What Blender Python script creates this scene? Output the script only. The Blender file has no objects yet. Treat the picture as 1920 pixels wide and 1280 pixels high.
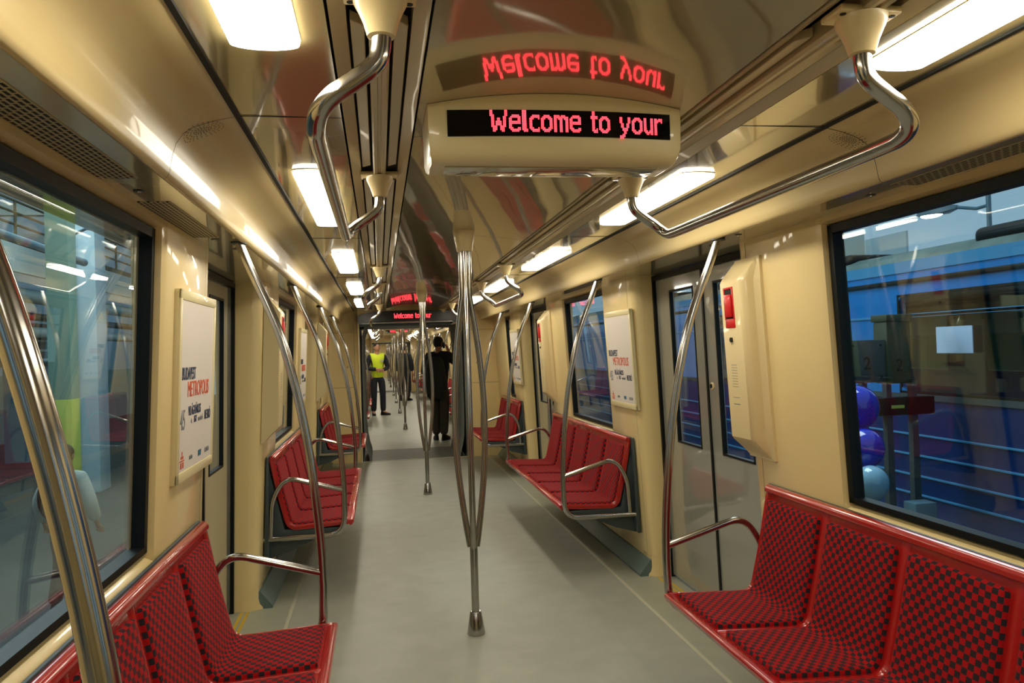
import bpy, bmesh, math, random
from mathutils import Vector, Matrix
random.seed(4)
PI = math.pi
C = bpy.context.scene.collection
S = bpy.context.scene

# ------------------------------------------------------------------ camera, world, exposure
cam_data = bpy.data.cameras.new('camera'); cam = bpy.data.objects.new('camera', cam_data); C.objects.link(cam)
cam_data.sensor_width = 36.0; cam_data.lens = 1450.0/1920.0*36.0; cam_data.clip_start = .02; cam_data.clip_end = 300
cam.matrix_world = Matrix(((.98506495, .02955195, -.16962818, -.464),
                           (-.16922612, -.01563133, -.98545329, 0.0),
                           (-.03177358, .99944102, -.01039691, 1.5),
                           (0, 0, 0, 1)))
S.camera = cam
S.view_settings.view_transform = 'Standard'; S.view_settings.look = 'None'
S.view_settings.exposure = 0.0; S.view_settings.gamma = 1.0; S.view_settings.use_curve_mapping = False
W = bpy.data.worlds.new('depot_daylight'); S.world = W; W.use_nodes = True
bg = W.node_tree.nodes['Background']; bg.inputs[0].default_value = (.36, .56, .74, 1); bg.inputs[1].default_value = .80
LAMP_COL = (1.0, .91, .73); LAMP_STR = 19.5

# ------------------------------------------------------------------ materials
def mat(name, col, rough=.5, metal=0.0, coat=0.0, spec=.5, emit=None, estr=0, **kw):
    m = bpy.data.materials.new(name); m.use_nodes = True
    b = m.node_tree.nodes['Principled BSDF']
    b.inputs['Base Color'].default_value = (*col, 1); b.inputs['Roughness'].default_value = rough
    b.inputs['Metallic'].default_value = metal; b.inputs['Coat Weight'].default_value = coat
    b.inputs['Coat Roughness'].default_value = .04; b.inputs['Specular IOR Level'].default_value = spec
    if emit: b.inputs['Emission Color'].default_value = (*emit, 1); b.inputs['Emission Strength'].default_value = estr
    for k, v in kw.items(): b.inputs[k].default_value = v
    return m
def nodes(m): return m.node_tree.nodes, m.node_tree.links, m.node_tree.nodes['Principled BSDF']
def noisy(m, c1, c2, scale=5, detail=4, stretch=(1, 1, 1), bump=0.0, bscale=None, bdist=.01):
    N, L, b = nodes(m)
    tc = N.new('ShaderNodeTexCoord'); mp = N.new('ShaderNodeMapping'); mp.inputs['Scale'].default_value = stretch
    n = N.new('ShaderNodeTexNoise'); n.inputs['Scale'].default_value = scale; n.inputs['Detail'].default_value = detail
    r = N.new('ShaderNodeValToRGB'); r.color_ramp.elements[0].color = (*c1, 1); r.color_ramp.elements[1].color = (*c2, 1)
    r.color_ramp.elements[0].position = .3; r.color_ramp.elements[1].position = .7
    L.new(tc.outputs['Object'], mp.inputs[0]); L.new(mp.outputs[0], n.inputs[0]); L.new(n.outputs[0], r.inputs[0]); L.new(r.outputs[0], b.inputs['Base Color'])
    if bump:
        n2 = N.new('ShaderNodeTexNoise'); n2.inputs['Scale'].default_value = bscale or scale; n2.inputs['Detail'].default_value = 1
        L.new(mp.outputs[0], n2.inputs[0])
        bp = N.new('ShaderNodeBump'); bp.inputs['Strength'].default_value = bump; bp.inputs['Distance'].default_value = bdist
        L.new(n2.outputs[0], bp.inputs['Height']); L.new(bp.outputs[0], b.inputs['Normal'])
        if m.name.startswith('glossy'): L.new(bp.outputs[0], b.inputs['Coat Normal'])
    return m
def glass(name, tint, refl=1.0, ior=1.5):
    m = bpy.data.materials.new(name); m.use_nodes = True; N = m.node_tree.nodes; L = m.node_tree.links
    N.remove(N['Principled BSDF']); o = N['Material Output']
    t = N.new('ShaderNodeBsdfTransparent'); t.inputs[0].default_value = (*tint, 1)
    g = N.new('ShaderNodeBsdfGlossy'); g.inputs['Roughness'].default_value = .0; g.inputs[0].default_value = (refl, refl, refl, 1)
    ge = N.new('ShaderNodeNewGeometry'); dt = N.new('ShaderNodeVectorMath'); dt.operation = 'DOT_PRODUCT'
    L.new(ge.outputs['Normal'], dt.inputs[0]); L.new(ge.outputs['Incoming'], dt.inputs[1])
    ab = N.new('ShaderNodeMath'); ab.operation = 'ABSOLUTE'; L.new(dt.outputs['Value'], ab.inputs[0])
    om = N.new('ShaderNodeMath'); om.operation = 'SUBTRACT'; om.inputs[0].default_value = 1; L.new(ab.outputs[0], om.inputs[1])
    pw = N.new('ShaderNodeMath'); pw.operation = 'POWER'; pw.inputs[1].default_value = 5; L.new(om.outputs[0], pw.inputs[0])
    f0 = ((ior-1)/(ior+1))**2
    f = N.new('ShaderNodeMath'); f.operation = 'MULTIPLY_ADD'; f.inputs[1].default_value = 1-f0; f.inputs[2].default_value = f0; L.new(pw.outputs[0], f.inputs[0])
    mx = N.new('ShaderNodeMixShader')
    L.new(f.outputs[0], mx.inputs[0]); L.new(t.outputs[0], mx.inputs[1]); L.new(g.outputs[0], mx.inputs[2]); L.new(mx.outputs[0], o.inputs[0])
    return m
M = {}
M['cream'] = noisy(mat('glossy cream laminate', (.74, .60, .34), .28, coat=.45), (.79, .625, .30), (.84, .67, .33), 1.5, bump=.25, bscale=3.0, bdist=.004)
M['cove'] = noisy(mat('glossy shade-darkened cove laminate', (.56, .44, .20), .32, coat=.14, spec=.22), (.52, .41, .20), (.56, .445, .22), 1.2, bump=.5, bscale=2.5, bdist=.004)  # same laminate, base colour darkened to stand in for shade on the cove
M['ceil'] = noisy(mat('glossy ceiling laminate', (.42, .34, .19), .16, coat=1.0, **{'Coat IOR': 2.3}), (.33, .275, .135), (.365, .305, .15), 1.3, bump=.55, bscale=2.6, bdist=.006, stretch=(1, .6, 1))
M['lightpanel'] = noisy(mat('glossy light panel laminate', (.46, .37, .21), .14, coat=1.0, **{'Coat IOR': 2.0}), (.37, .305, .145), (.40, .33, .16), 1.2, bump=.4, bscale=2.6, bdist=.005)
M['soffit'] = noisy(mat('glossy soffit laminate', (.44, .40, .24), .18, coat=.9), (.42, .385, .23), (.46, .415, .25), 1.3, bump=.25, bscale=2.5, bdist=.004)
M['channel'] = mat('cream channel metal', (.52, .44, .26), .35, coat=.2)
M['plastic'] = mat('moulded cream plastic', (.76, .62, .33), .35, coat=.3)
M['frame_plastic'] = mat('pale cream moulding', (.78, .68, .38), .35, coat=.3)
M['black'] = mat('black rubber', (.006, .008, .008), .45, spec=.2)
M['dark'] = mat('dark recess', (.012, .013, .010), .8)
M['slate'] = mat('slate grey panel', (.045, .065, .07), .5)
M['skirt'] = mat('teal grey skirting', (.11, .17, .165), .35)
M['door'] = mat('grey door paint', (.30, .30, .26), .14, coat=.9)
M['door_frame'] = mat('grey door frame', (.26, .27, .235), .35)
M['red'] = mat('red moulded plastic', (.42, .012, .010), .22, coat=.5)
M['bright_red'] = mat('bright red plastic', (.65, .008, .010), .3, coat=.3)
M['white'] = mat('white paper', (.72, .66, .60), .6)
M['navy'] = mat('navy print', (.035, .05, .10), .6)
M['orange'] = mat('orange print', (.62, .10, .04), .6)
M['greyprint'] = mat('grey print', (.22, .23, .25), .6)
M['bluep'] = mat('blue print', (.02, .14, .25), .6)
M['yellow'] = mat('yellow marking', (.62, .40, .03), .5)
M['beige'] = mat('beige floor strip', (.50, .49, .37), .45)
M['plate'] = mat('ribbed grey threshold plate', (.16, .155, .125), .55)
M['bellows'] = mat('grey bellows fabric', (.20, .22, .21), .7)
M['floor'] = noisy(mat('grey speckled vinyl', (.3, .3, .25), .42), (.315, .32, .27), (.365, .37, .305), 6, detail=8)
M['floor2'] = noisy(mat('grey green vinyl border', (.3, .3, .25), .4), (.33, .34, .265), (.375, .38, .30), 7, detail=8)
M['screen'] = mat('black display glass', (.002, .002, .003), .10, spec=.25)
M['led'] = mat('red light dots', (.2, 0, 0), .4, emit=(1.0, .035, .05), estr=5.5)
M['lamp'] = mat('lit white diffuser', (.9, .9, .9), .4, emit=LAMP_COL, estr=LAMP_STR)
M['chrome'] = mat('chrome', (.6, .58, .55), .12, metal=1.0)
M['ceilhandle'] = M['chrome']
def steel():
    m = mat('brushed stainless steel', (.44, .425, .40), .16, metal=1.0)
    return m
M['steel'] = steel()
M['glass'] = glass('tinted window glass', (.90, .96, .945), 1.0, 1.52)
M['doorglass'] = glass('tinted door glass', (.90, .96, .95), 1.0, 1.6)
def checker():
    m = mat('chequered red and black velour', (.4, .02, .02), .9, spec=.1, **{'Sheen Weight': .55, 'Sheen Roughness': .35, 'Sheen Tint': (.75, .12, .12, 1)})
    N, L, b = nodes(m); uv = N.new('ShaderNodeUVMap'); c = N.new('ShaderNodeTexChecker'); c.inputs['Scale'].default_value = 1.0
    c.inputs[1].default_value = (.37, .008, .010, 1); c.inputs[2].default_value = (.026, .022, .025, 1)
    mp = N.new('ShaderNodeMapping'); mp.inputs['Scale'].default_value = (1/.0185, 1/.0215, 1)
    L.new(uv.outputs[0], mp.inputs[0]); L.new(mp.outputs[0], c.inputs[0]); L.new(c.outputs[0], b.inputs['Base Color'])
    return m
M['check'] = checker()
def perforated():
    m = mat('perforated soffit plate', (.44, .40, .24), .5, spec=.12)
    N, L, b = nodes(m); tc = N.new('ShaderNodeTexCoord'); mp = N.new('ShaderNodeMapping')
    br = N.new('ShaderNodeTexBrick'); br.offset = .5
    br.inputs['Color1'].default_value = (.004, .005, .005, 1); br.inputs['Color2'].default_value = (.004, .005, .005, 1); br.inputs['Mortar'].default_value = (.44, .40, .24, 1)
    br.inputs['Scale'].default_value = 1.0; br.inputs['Mortar Size'].default_value = .0030; br.inputs['Brick Width'].default_value = .027; br.inputs['Row Height'].default_value = .0128
    mp.inputs['Rotation'].default_value = (0, 0, PI/2)
    L.new(tc.outputs['Object'], mp.inputs[0]); L.new(mp.outputs[0], br.inputs[0]); L.new(br.outputs[0], b.inputs['Base Color'])
    return m
M['perf'] = perforated()

# ------------------------------------------------------------------ mesh helpers
class MB:
    def __init__(s): s.v = []; s.f = []; s.uv = None
    def add(s, v, f):
        n = len(s.v); s.v += [tuple(p) for p in v]; s.f += [tuple(i+n for i in q) for q in f]; return s
    def box(s, x0, x1, y0, y1, z0, z1):
        v = [(x, y, z) for x in (x0, x1) for y in (y0, y1) for z in (z0, z1)]
        return s.add(v, [(0, 1, 3, 2), (4, 6, 7, 5), (0, 4, 5, 1), (2, 3, 7, 6), (0, 2, 6, 4), (1, 5, 7, 3)])
    def prism_y(s, prof, y0, y1):            # closed profile in (x, z)
        n = len(prof); v = [(x, y0, z) for x, z in prof] + [(x, y1, z) for x, z in prof]
        return s.add(v, [tuple(range(n))[::-1], tuple(range(n, 2*n))] + [(i, (i+1) % n, n+(i+1) % n, n+i) for i in range(n)])
    def prism(s, pts, d):                    # closed polygon of 3-D points pushed along d
        n = len(pts); d = Vector(d); v = [Vector(p) for p in pts]; v = v + [p+d for p in v]
        return s.add(v, [tuple(range(n))[::-1], tuple(range(n, 2*n))] + [(i, (i+1) % n, n+(i+1) % n, n+i) for i in range(n)])
    def strip_y(s, prof, y0, y1):            # open sheet
        n = len(prof); v = [(x, y0, z) for x, z in prof] + [(x, y1, z) for x, z in prof]
        return s.add(v, [(i, i+1, n+i+1, n+i) for i in range(n-1)])
    def tube(s, path, r, n=12, cap=True):
        P = [Vector(p) for p in path]; m = len(P); R = r if isinstance(r, (list, tuple)) else [r]*m
        T = []
        for i in range(m):
            t = (P[min(i+1, m-1)]-P[max(i-1, 0)]).normalized(); T.append(t)
        u = T[0].orthogonal().normalized(); v = []; f = []
        for i in range(m):
            if i:
                q = T[i-1].rotation_difference(T[i]); u = (q @ u).normalized()
            w = T[i].cross(u)
            for k in range(n):
                a = 2*PI*k/n; v.append(P[i]+(u*math.cos(a)+w*math.sin(a))*R[i])
        for i in range(m-1):
            for k in range(n): f.append((i*n+k, i*n+(k+1) % n, (i+1)*n+(k+1) % n, (i+1)*n+k))
        if cap: f.append(tuple(range(n))[::-1]); f.append(tuple(range((m-1)*n, m*n)))
        return s.add(v, f)
    def lathe(s, prof, c=(0, 0, 0), n=20, axis='z'):   # prof = (r, h)
        v = []; f = []; m = len(prof)
        for r, h in prof:
            for k in range(n):
                a = 2*PI*k/n; p = (r*math.cos(a), r*math.sin(a), h)
                if axis == 'x': p = (h, r*math.cos(a), r*math.sin(a))
                if axis == 'y': p = (r*math.cos(a), h, r*math.sin(a))
                v.append((c[0]+p[0], c[1]+p[1], c[2]+p[2]))
        for i in range(m-1):
            for k in range(n): f.append((i*n+k, i*n+(k+1) % n, (i+1)*n+(k+1) % n, (i+1)*n+k))
        f.append(tuple(range(n))[::-1]); f.append(tuple(range((m-1)*n, m*n)))
        return s.add(v, f)
    def ellipsoid(s, c, r, nu=20, nv=12):
        v = []; f = []
        for j in range(nv+1):
            t = PI*j/nv
            for k in range(nu):
                a = 2*PI*k/nu; v.append((c[0]+r[0]*math.sin(t)*math.cos(a), c[1]+r[1]*math.sin(t)*math.sin(a), c[2]+r[2]*math.cos(t)))
        for j in range(nv):
            for k in range(nu): f.append((j*nu+k, j*nu+(k+1) % nu, (j+1)*nu+(k+1) % nu, (j+1)*nu+k))
        return s.add(v, f)
def obj(name, mb, m, parent=None, bevel=0, smooth=35, loc=None, seg=2, merge=True):
    me = bpy.data.meshes.new(name); me.from_pydata([tuple(p) for p in mb.v], [], mb.f)
    bm = bmesh.new(); bm.from_mesh(me)
    if merge: bmesh.ops.remove_doubles(bm, verts=bm.verts, dist=1e-5)
    if merge: bmesh.ops.recalc_face_normals(bm, faces=bm.faces)
    if bevel:
        es = [e for e in bm.edges if len(e.link_faces) == 2 and e.calc_face_angle(0) > .5]
        bmesh.ops.bevel(bm, geom=es, offset=bevel, segments=seg, affect='EDGES', clamp_overlap=True, profile=.5)
    bm.to_mesh(me); bm.free()
    if smooth:
        for p in me.polygons: p.use_smooth = True
        me.set_sharp_from_angle(angle=math.radians(smooth))
    me.materials.append(M[m] if isinstance(m, str) else m)
    o = bpy.data.objects.new(name, me); C.objects.link(o)
    if parent: o.parent = parent
    if loc: o.location = loc
    return o
def thing(name, label, cat, loc=(0, 0, 0), rz=0, group=None):
    o = bpy.data.objects.new(name, None); C.objects.link(o); o.location = loc; o.rotation_euler = (0, 0, rz)
    o.empty_display_size = .05
    return tag(o, label, cat, group)
def tag(o, label, cat, group=None, kind=None):
    o['label'] = label; o['category'] = cat
    if group: o['group'] = group
    if kind: o['kind'] = kind
    return o
def struct(o): o['kind'] = 'structure'; return o
def kids(o): return [c for c in bpy.data.objects if c.parent == o]
KC = {}
def dup(o, loc=None, rz=None, label=None, parent=None, scale=None):
    c = o.copy(); C.objects.link(c)
    if parent: c.parent = parent
    if loc is not None: c.location = loc
    if rz is not None: c.rotation_euler = (0, 0, rz)
    if scale: c.scale = scale
    if label: c['label'] = label
    if o.name not in KC: KC[o.name] = kids(o)
    for k in KC[o.name]: dup(k, parent=c)
    return c
def catmull(pts, n=8):
    P = [Vector(p) for p in pts]; P = [2*P[0]-P[1]] + P + [2*P[-1]-P[-2]]; out = []
    for i in range(1, len(P)-2):
        for k in range(n):
            t = k/n; a, b, c, d = P[i-1], P[i], P[i+1], P[i+2]
            out.append(.5*((2*b)+(c-a)*t+(2*a-5*b+4*c-d)*t*t+(3*b-a-3*c+d)*t*t*t))
    out.append(P[-2]); return out
def rounded(pts, r, n=6):                    # polyline with rounded corners
    P = [Vector(p) for p in pts]; out = [P[0]]
    for i in range(1, len(P)-1):
        a = (P[i-1]-P[i]); b = (P[i+1]-P[i]); rr = min(r, a.length*.48, b.length*.48)
        p0 = P[i]+a.normalized()*rr; p1 = P[i]+b.normalized()*rr
        for k in range(n+1):
            t = k/n; out.append(p0*(1-t)**2+P[i]*2*t*(1-t)+p1*t*t)
    out.append(P[-1]); return out
def text_mesh(body, size, sx, m, parent, loc, rot, name='lettering', ext=.0008, bold=0.0):
    cu = bpy.data.curves.new('t', 'FONT'); cu.body = body; cu.size = size; cu.extrude = ext; cu.offset = bold
    t = bpy.data.objects.new('t', cu); C.objects.link(t)
    dg = bpy.context.evaluated_depsgraph_get(); me = bpy.data.meshes.new_from_object(t.evaluated_get(dg))
    bpy.data.objects.remove(t); bpy.data.curves.remove(cu)
    mt = Matrix.Translation(loc) @ rot @ Matrix.Diagonal((sx, 1, 1, 1)); me.transform(mt); me.materials.clear(); me.materials.append(M[m])
    o = bpy.data.objects.new(name, me); C.objects.link(o); o.parent = parent
    return o

# ------------------------------------------------------------------ carriage numbers
PITCH = 4.13; DOOR0 = 4.055; DW = .745
def wi(side, z): return (1.25 if side > 0 else 1.222) - .05*z      # inner wall surface
OUT = 1.42
CARS = [dict(y0=-3.4, y1=10.98, doors=[-.075, 4.055, 8.185], n='first'),
        dict(y0=12.25, y1=30.3, doors=[15.25+PITCH*k for k in range(4)], n='second'),
        dict(y0=31.55, y1=49.6, doors=[34.5+PITCH*k for k in range(4)], n='third')]
def intervals(c):
    e = [c['y0']]+[v for d in c['doors'] for v in (d-DW, d+DW)]+[c['y1']]
    return [(e[i], e[i+1]) for i in range(0, len(e), 2)]
def window_of(iv, c):
    a, b = iv; w = b-a
    if w > 2.4: m = (a+b)/2; return (m-.63, m+.63)
    if w < 1.0: return None
    if b >= c['y1']-.01: return (a+.62, a+1.12)
    if a <= c['y0']+.01: return (b-1.12, b-.62)
    return None
WZ0, WZ1 = .895, 1.920
wn = [0]; dn = [0]
for ci, c in enumerate(CARS):
    y0, y1 = c['y0'], c['y1']; ym = (y0+y1)/2
    # floor
    f = MB().box(-1.01, 1.01, y0, y1, -.06, 0); fl = struct(obj('floor', f, 'floor', smooth=0))
    for s in (-1, 1):
        obj('floor_border', MB().box(min(s*1.03, s*OUT), max(s*1.03, s*OUT), y0, y1, -.06, .0), 'floor2', fl, smooth=0)
        obj('floor_strip', MB().box(min(s*1.01, s*1.03), max(s*1.01, s*1.03), y0, y1, -.06, .0006), 'beige', fl, smooth=0)
        for d in c['doors']:
            if d > -1:
                for q in (1.262, 1.296):
                    obj('threshold_line', MB().box(min(s*q, s*(q+.018)), max(s*q, s*(q+.018)), d-DW+.01, d+DW-.01, -.001, .0012), 'yellow', fl, smooth=0)
    # walls
    for s in (-1, 1):
        wb = MB()
        for iv in intervals(c):
            a, b = iv; win = window_of(iv, c)
            def plan(e, t, sg):            # door-side corner e, towards t
                return [(None, e), (.075, e), (.035, e+sg*.006), (.012, e+sg*.025), (0, e+sg*.06), (0, t-sg*.03), (.012, t-sg*.008), (.055, t), (.078, t), (.078, e+sg*.05), (None, e+sg*.05)]
            parts = []
            if win: parts = [plan(a, win[0], 1), plan(b, win[1], -1)]
            else: parts = [[(None, a), (.075, a), (.012, a+.025), (0, a+.06), (0, b-.06), (.012, b-.025), (.075, b), (None, b)]]
            for pl in parts:
                lv = [0, 1.95]; n = len(pl); v = []
                for z in lv:
                    for d, y in pl: v.append((s*(OUT if d is None else wi(s, z)+d), y, z))
                wb.add(v, [(i, i+1, n+i+1, n+i) for i in range(n-1)]+[(n-1, 0, n, 2*n-1), tuple(range(n)), tuple(range(n, 2*n))])
            for e, sg in ((a, 1), (b, -1)):      # moulded foot flare at the door pillar
                if abs(e-y0) < .01 or abs(e-y1) < .01: continue
                rings = []
                for z, g in ((0.0, .050), (.012, .046), (.03, .018), (.06, .004), (.13, .001)):
                    x = wi(s, z); rings.append([(s*(x+.10), e-sg*g*.0, z), (s*(x+.04-g*.3), e-sg*.001, z), (s*(x-g*.6), e+sg*.03, z), (s*(x-g), e+sg*.08, z), (s*(x-g), e+sg*.17, z), (s*(x+.01), e+sg*(.20+g), z)])
                m_ = len(rings[0]); v = [p for r in rings for p in r]
                wb.add(v, [(j*m_+i, j*m_+i+1, (j+1)*m_+i+1, (j+1)*m_+i) for j in range(len(rings)-1) for i in range(m_-1)])
            if win:
                w0, w1 = win; x0 = wi(s, 0); x1 = wi(s, WZ0-.05)
                prof = [(s*x0, 0), (s*x1, WZ0-.05), (s*(x1+.01), WZ0-.032), (s*(x1+.055), WZ0-.004), (s*(x1+.078), WZ0), (s*(x0+.078), 0)]
                wb.prism_y(prof, w0-.031, w1+.031)
                x1 = wi(s, WZ1); wb.prism_y([(s*x1, WZ1+.01), (s*x1, 1.95), (s*(x1+.078), 1.95), (s*(x1+.078), WZ1)], w0-.031, w1+.031)
        wl = struct(obj('wall_right' if s > 0 else 'wall_left', wb, 'cream', smooth=40))
        for iv in intervals(c):
            a, b = iv; x0 = wi(s, 0)
            if b-a < 1 : continue
            obj('skirting', MB().prism_y([(s*(x0-.085), 0), (s*(x0-.088), .012), (s*(x0-.018), .100), (s*(x0+.01), .104), (s*(x0+.01), 0)], a+.03, b-.03), 'skirt', wl, smooth=30)
            win = window_of(iv, c)
            if win:
                for yy in (a+.10, b-.10):
                    g = MB(); g.add([(s*(wi(s, z)-.0006), yy+q, z) for z in (.14, 1.94) for q in (-.0012, .0012)], [(0, 1, 3, 2)]); obj('seam', g, 'dark', wl, smooth=0)
                wn[0] += 1; w0, w1 = win
                def P(y, z, d): return (s*(wi(s, z)+d), y, z)
                fr = MB(); t = .030
                for (ya, yb, za, zb) in ((w0, w0+t, WZ0, WZ1), (w1-t, w1, WZ0, WZ1), (w0, w1, WZ0, WZ0+t*.75), (w0, w1, WZ1-t, WZ1)):
                    fr.add([P(y, z, d) for d in (.030, .075) for y in (ya, yb) for z in (za, zb)], [(0, 1, 3, 2), (4, 6, 7, 5), (0, 4, 5, 1), (2, 3, 7, 6), (0, 2, 6, 4), (1, 5, 7, 3)])
                root = struct(obj('window_%d' % wn[0], fr, 'black', smooth=0))
                pn = MB(); pn.add([P(y, z, d) for d in (.050, .055) for y in (w0+.01, w1-.01) for z in (WZ0+.008, WZ1-.01)], [(0, 1, 3, 2), (4, 6, 7, 5), (0, 4, 5, 1), (2, 3, 7, 6), (0, 2, 6, 4), (1, 5, 7, 3)])
                obj('pane', pn, 'glass', root, smooth=0)
        # sliding doors
        for d in c['doors']:
            dn[0] += 1
            def D(y, z, q): return (s*(1.372-.03*z+q), y, z)
            def quad8(mb, ya, yb, za, zb, q0, q1):
                mb.add([D(y, z, q) for q in (q0, q1) for y in (ya, yb) for z in (za, zb)], [(0, 1, 3, 2), (4, 6, 7, 5), (0, 4, 5, 1), (2, 3, 7, 6), (0, 2, 6, 4), (1, 5, 7, 3)]); return mb
            fr = MB(); quad8(fr, d-DW, d-DW+.022, 0, 1.945, -.02, .03); quad8(fr, d+DW-.022, d+DW, 0, 1.945, -.02, .03); quad8(fr, d-DW, d+DW, 1.915, 1.945, -.02, .03)
            root = struct(obj('door_%d' % dn[0], fr, 'black', smooth=0))
            for h in (-1, 1):
                ya, yb = (d-DW+.022, d-.009) if h < 0 else (d+.009, d+DW-.022)
                ga, gb = (d-.50, d-.135) if h < 0 else (d+.135, d+.50)
                g0, g1 = .895, 1.835
                lf = MB(); quad8(lf, ya, yb, .015, g0, 0, .03); quad8(lf, ya, yb, g1, 1.915, 0, .03); quad8(lf, ya, ga, g0, g1, 0, .03); quad8(lf, gb, yb, g0, g1, 0, .03)
                leaf = obj('door_leaf', lf, 'door', root, smooth=0)
                gk = MB()
                for (u, v_, z0_, z1_) in ((ga, ga+.012, g0, g1), (gb-.012, gb, g0, g1), (ga, gb, g0, g0+.012), (ga, gb, g1-.012, g1)): quad8(gk, u, v_, z0_, z1_, -.003, .02)
                obj('window_gasket', gk, 'black', leaf, smooth=0)
                obj('window_pane', quad8(MB(), ga+.006, gb-.006, g0+.006, g1-.006, .008, .013), 'doorglass', leaf, smooth=0)
                if h*s < 0:
                    p = D(d+h*.055, 1.265, -.004); lk = obj('door_lock', MB().lathe([(.018, -.004), (.021, 0), (.021, .006)], (0, 0, 0), 18, 'x'), 'plastic', leaf, loc=p)
                    obj('lock_core', MB().lathe([(.012, -.008), (.012, .0)], (0, 0, 0), 14, 'x'), 'black', lk)
            obj('centre_seal', quad8(MB(), d-.010, d+.010, .015, 1.915, -.008, .025), 'black', root, smooth=0)
    # ceiling
    arch = [(x/10*.35, 2.138-.030*(x/10)**2) for x in range(-10, 11)]
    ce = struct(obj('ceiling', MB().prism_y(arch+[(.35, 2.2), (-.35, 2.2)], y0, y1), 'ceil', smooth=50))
    for s in (-1, 1):
        def X(l): return [(s*x, z) for x, z in l]
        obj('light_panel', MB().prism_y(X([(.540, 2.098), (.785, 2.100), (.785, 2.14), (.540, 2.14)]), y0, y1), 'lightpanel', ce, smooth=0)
        cov = [(.7975, 2.098), (.803, 2.095), (.850, 2.085), (.895, 2.070), (.920, 2.053), (.937, 2.028), (.946, 2.000), (.951, 1.975), (.954, 1.957), (.960, 1.946), (.968, 1.943), (.975, 1.946), (.978, 1.955)]
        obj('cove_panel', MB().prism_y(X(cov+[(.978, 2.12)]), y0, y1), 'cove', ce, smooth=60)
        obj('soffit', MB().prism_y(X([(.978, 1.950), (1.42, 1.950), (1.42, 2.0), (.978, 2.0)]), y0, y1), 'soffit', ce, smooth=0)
        obj('channel_recess', MB().prism_y(X([(.350, 2.150), (.540, 2.150), (.540, 2.2), (.350, 2.2)]), y0, y1), 'dark', ce, smooth=0)
        obj('channel_strip', MB().prism_y(X([(.356, 2.103), (.385, 2.118), (.385, 2.15), (.356, 2.15)]), y0, y1), 'channel', ce, smooth=0)
        obj('channel_strip', MB().prism_y(X([(.505, 2.112), (.534, 2.096), (.534, 2.15), (.505, 2.15)]), y0, y1), 'channel', ce, smooth=0)
        obj('handle_rail', MB().prism_y(X([(.425, 2.105), (.430, 2.098), (.440, 2.099), (.442, 2.103), (.449, 2.103), (.451, 2.099), (.461, 2.098), (.466, 2.105), (.466, 2.14), (.425, 2.14)]), y0, y1), 'channel', ce, smooth=0)
        k = 0; yy = y0+.05
        base = [d for d in c['doors']][0]
        # vanes run between the handle brackets
        for d in [c['doors'][0]-PITCH]+c['doors']+([c['doors'][-1]+PITCH]):
            for (u, v_) in ((d-1.32, d+1.32), (d+1.50, d+PITCH-1.50)):
                u = max(u, y0+.02); v_ = min(v_, y1-.02)
                if v_-u < .2: continue
                for (q0, q1, zz) in ((.392, .418, 2.112), (.473, .499, 2.108)):
                    g = MB(); g.prism([(s*q0, u+.03, zz), (s*q1, u, zz), (s*q1, v_, zz), (s*q0, v_-.03, zz)], (0, 0, .02)); obj('channel_vane', g, 'channel', ce, bevel=.002, smooth=0)
        g = MB(); yy = c['doors'][0]-2*PITCH
        sm = MB()
        while yy < y1:
            if yy > y0:
                sm.box(min(s*.54, s*.785), max(s*.54, s*.785), yy-.0012, yy+.0012, 2.0975, 2.099)
                pts = [(s*x, z-.0007) for x, z in cov]
                n = len(pts); sm.add([(x, yy-.0012, z) for x, z in pts]+[(x, yy+.0012, z) for x, z in pts], [(i, i+1, n+i+1, n+i) for i in range(n-1)])
            yy += PITCH/4*2
        obj('panel_seam', sm, 'dark', ce, smooth=0)
        obj('panel_joint', MB().box(min(s*.7852, s*.7975), max(s*.7852, s*.7975), y0, y1, 2.094, 2.13), 'dark', ce, smooth=0)
    sm = MB(); yy = c['doors'][0]-PITCH+.2
    while yy < y1:
        if yy > y0:
            n = len(arch); sm.add([(x, yy-.0012, z-.0007) for x, z in arch]+[(x, yy+.0012, z-.0007) for x, z in arch], [(i, i+1, n+i+1, n+i) for i in range(n-1)])
        yy += PITCH/2
    obj('panel_seam', sm, 'dark', ce, smooth=0)
    obj('roof_shell', MB().box(-OUT, OUT, y0, y1, 2.2, 2.24), 'dark', ce, smooth=0)
    # end walls with the gangway opening
    for e, sg in ((y1, 1), (y0, -1)):
        if ci == 0 and sg < 0:
            struct(obj('wall_back', MB().box(-OUT, OUT, y0-.05, y0, 0, 2.2), 'cream', smooth=0)); continue
        if ci == 2 and sg > 0:
            struct(obj('wall_front', MB().box(-OUT, OUT, y1, y1+.05, 0, 2.2), 'cream', smooth=0)); continue
        eb = MB()
        for s in (-1, 1):
            eb.box(min(s*.745, s*OUT), max(s*.745, s*OUT), min(e, e-sg*.05), max(e, e-sg*.05), 0, 2.2)
        eb.box(-.745, .745, min(e, e-sg*.05), max(e, e-sg*.05), 1.93, 2.2)
        ew = struct(obj('wall_front' if sg > 0 else 'wall_back', eb, 'cream', bevel=.006))
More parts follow.
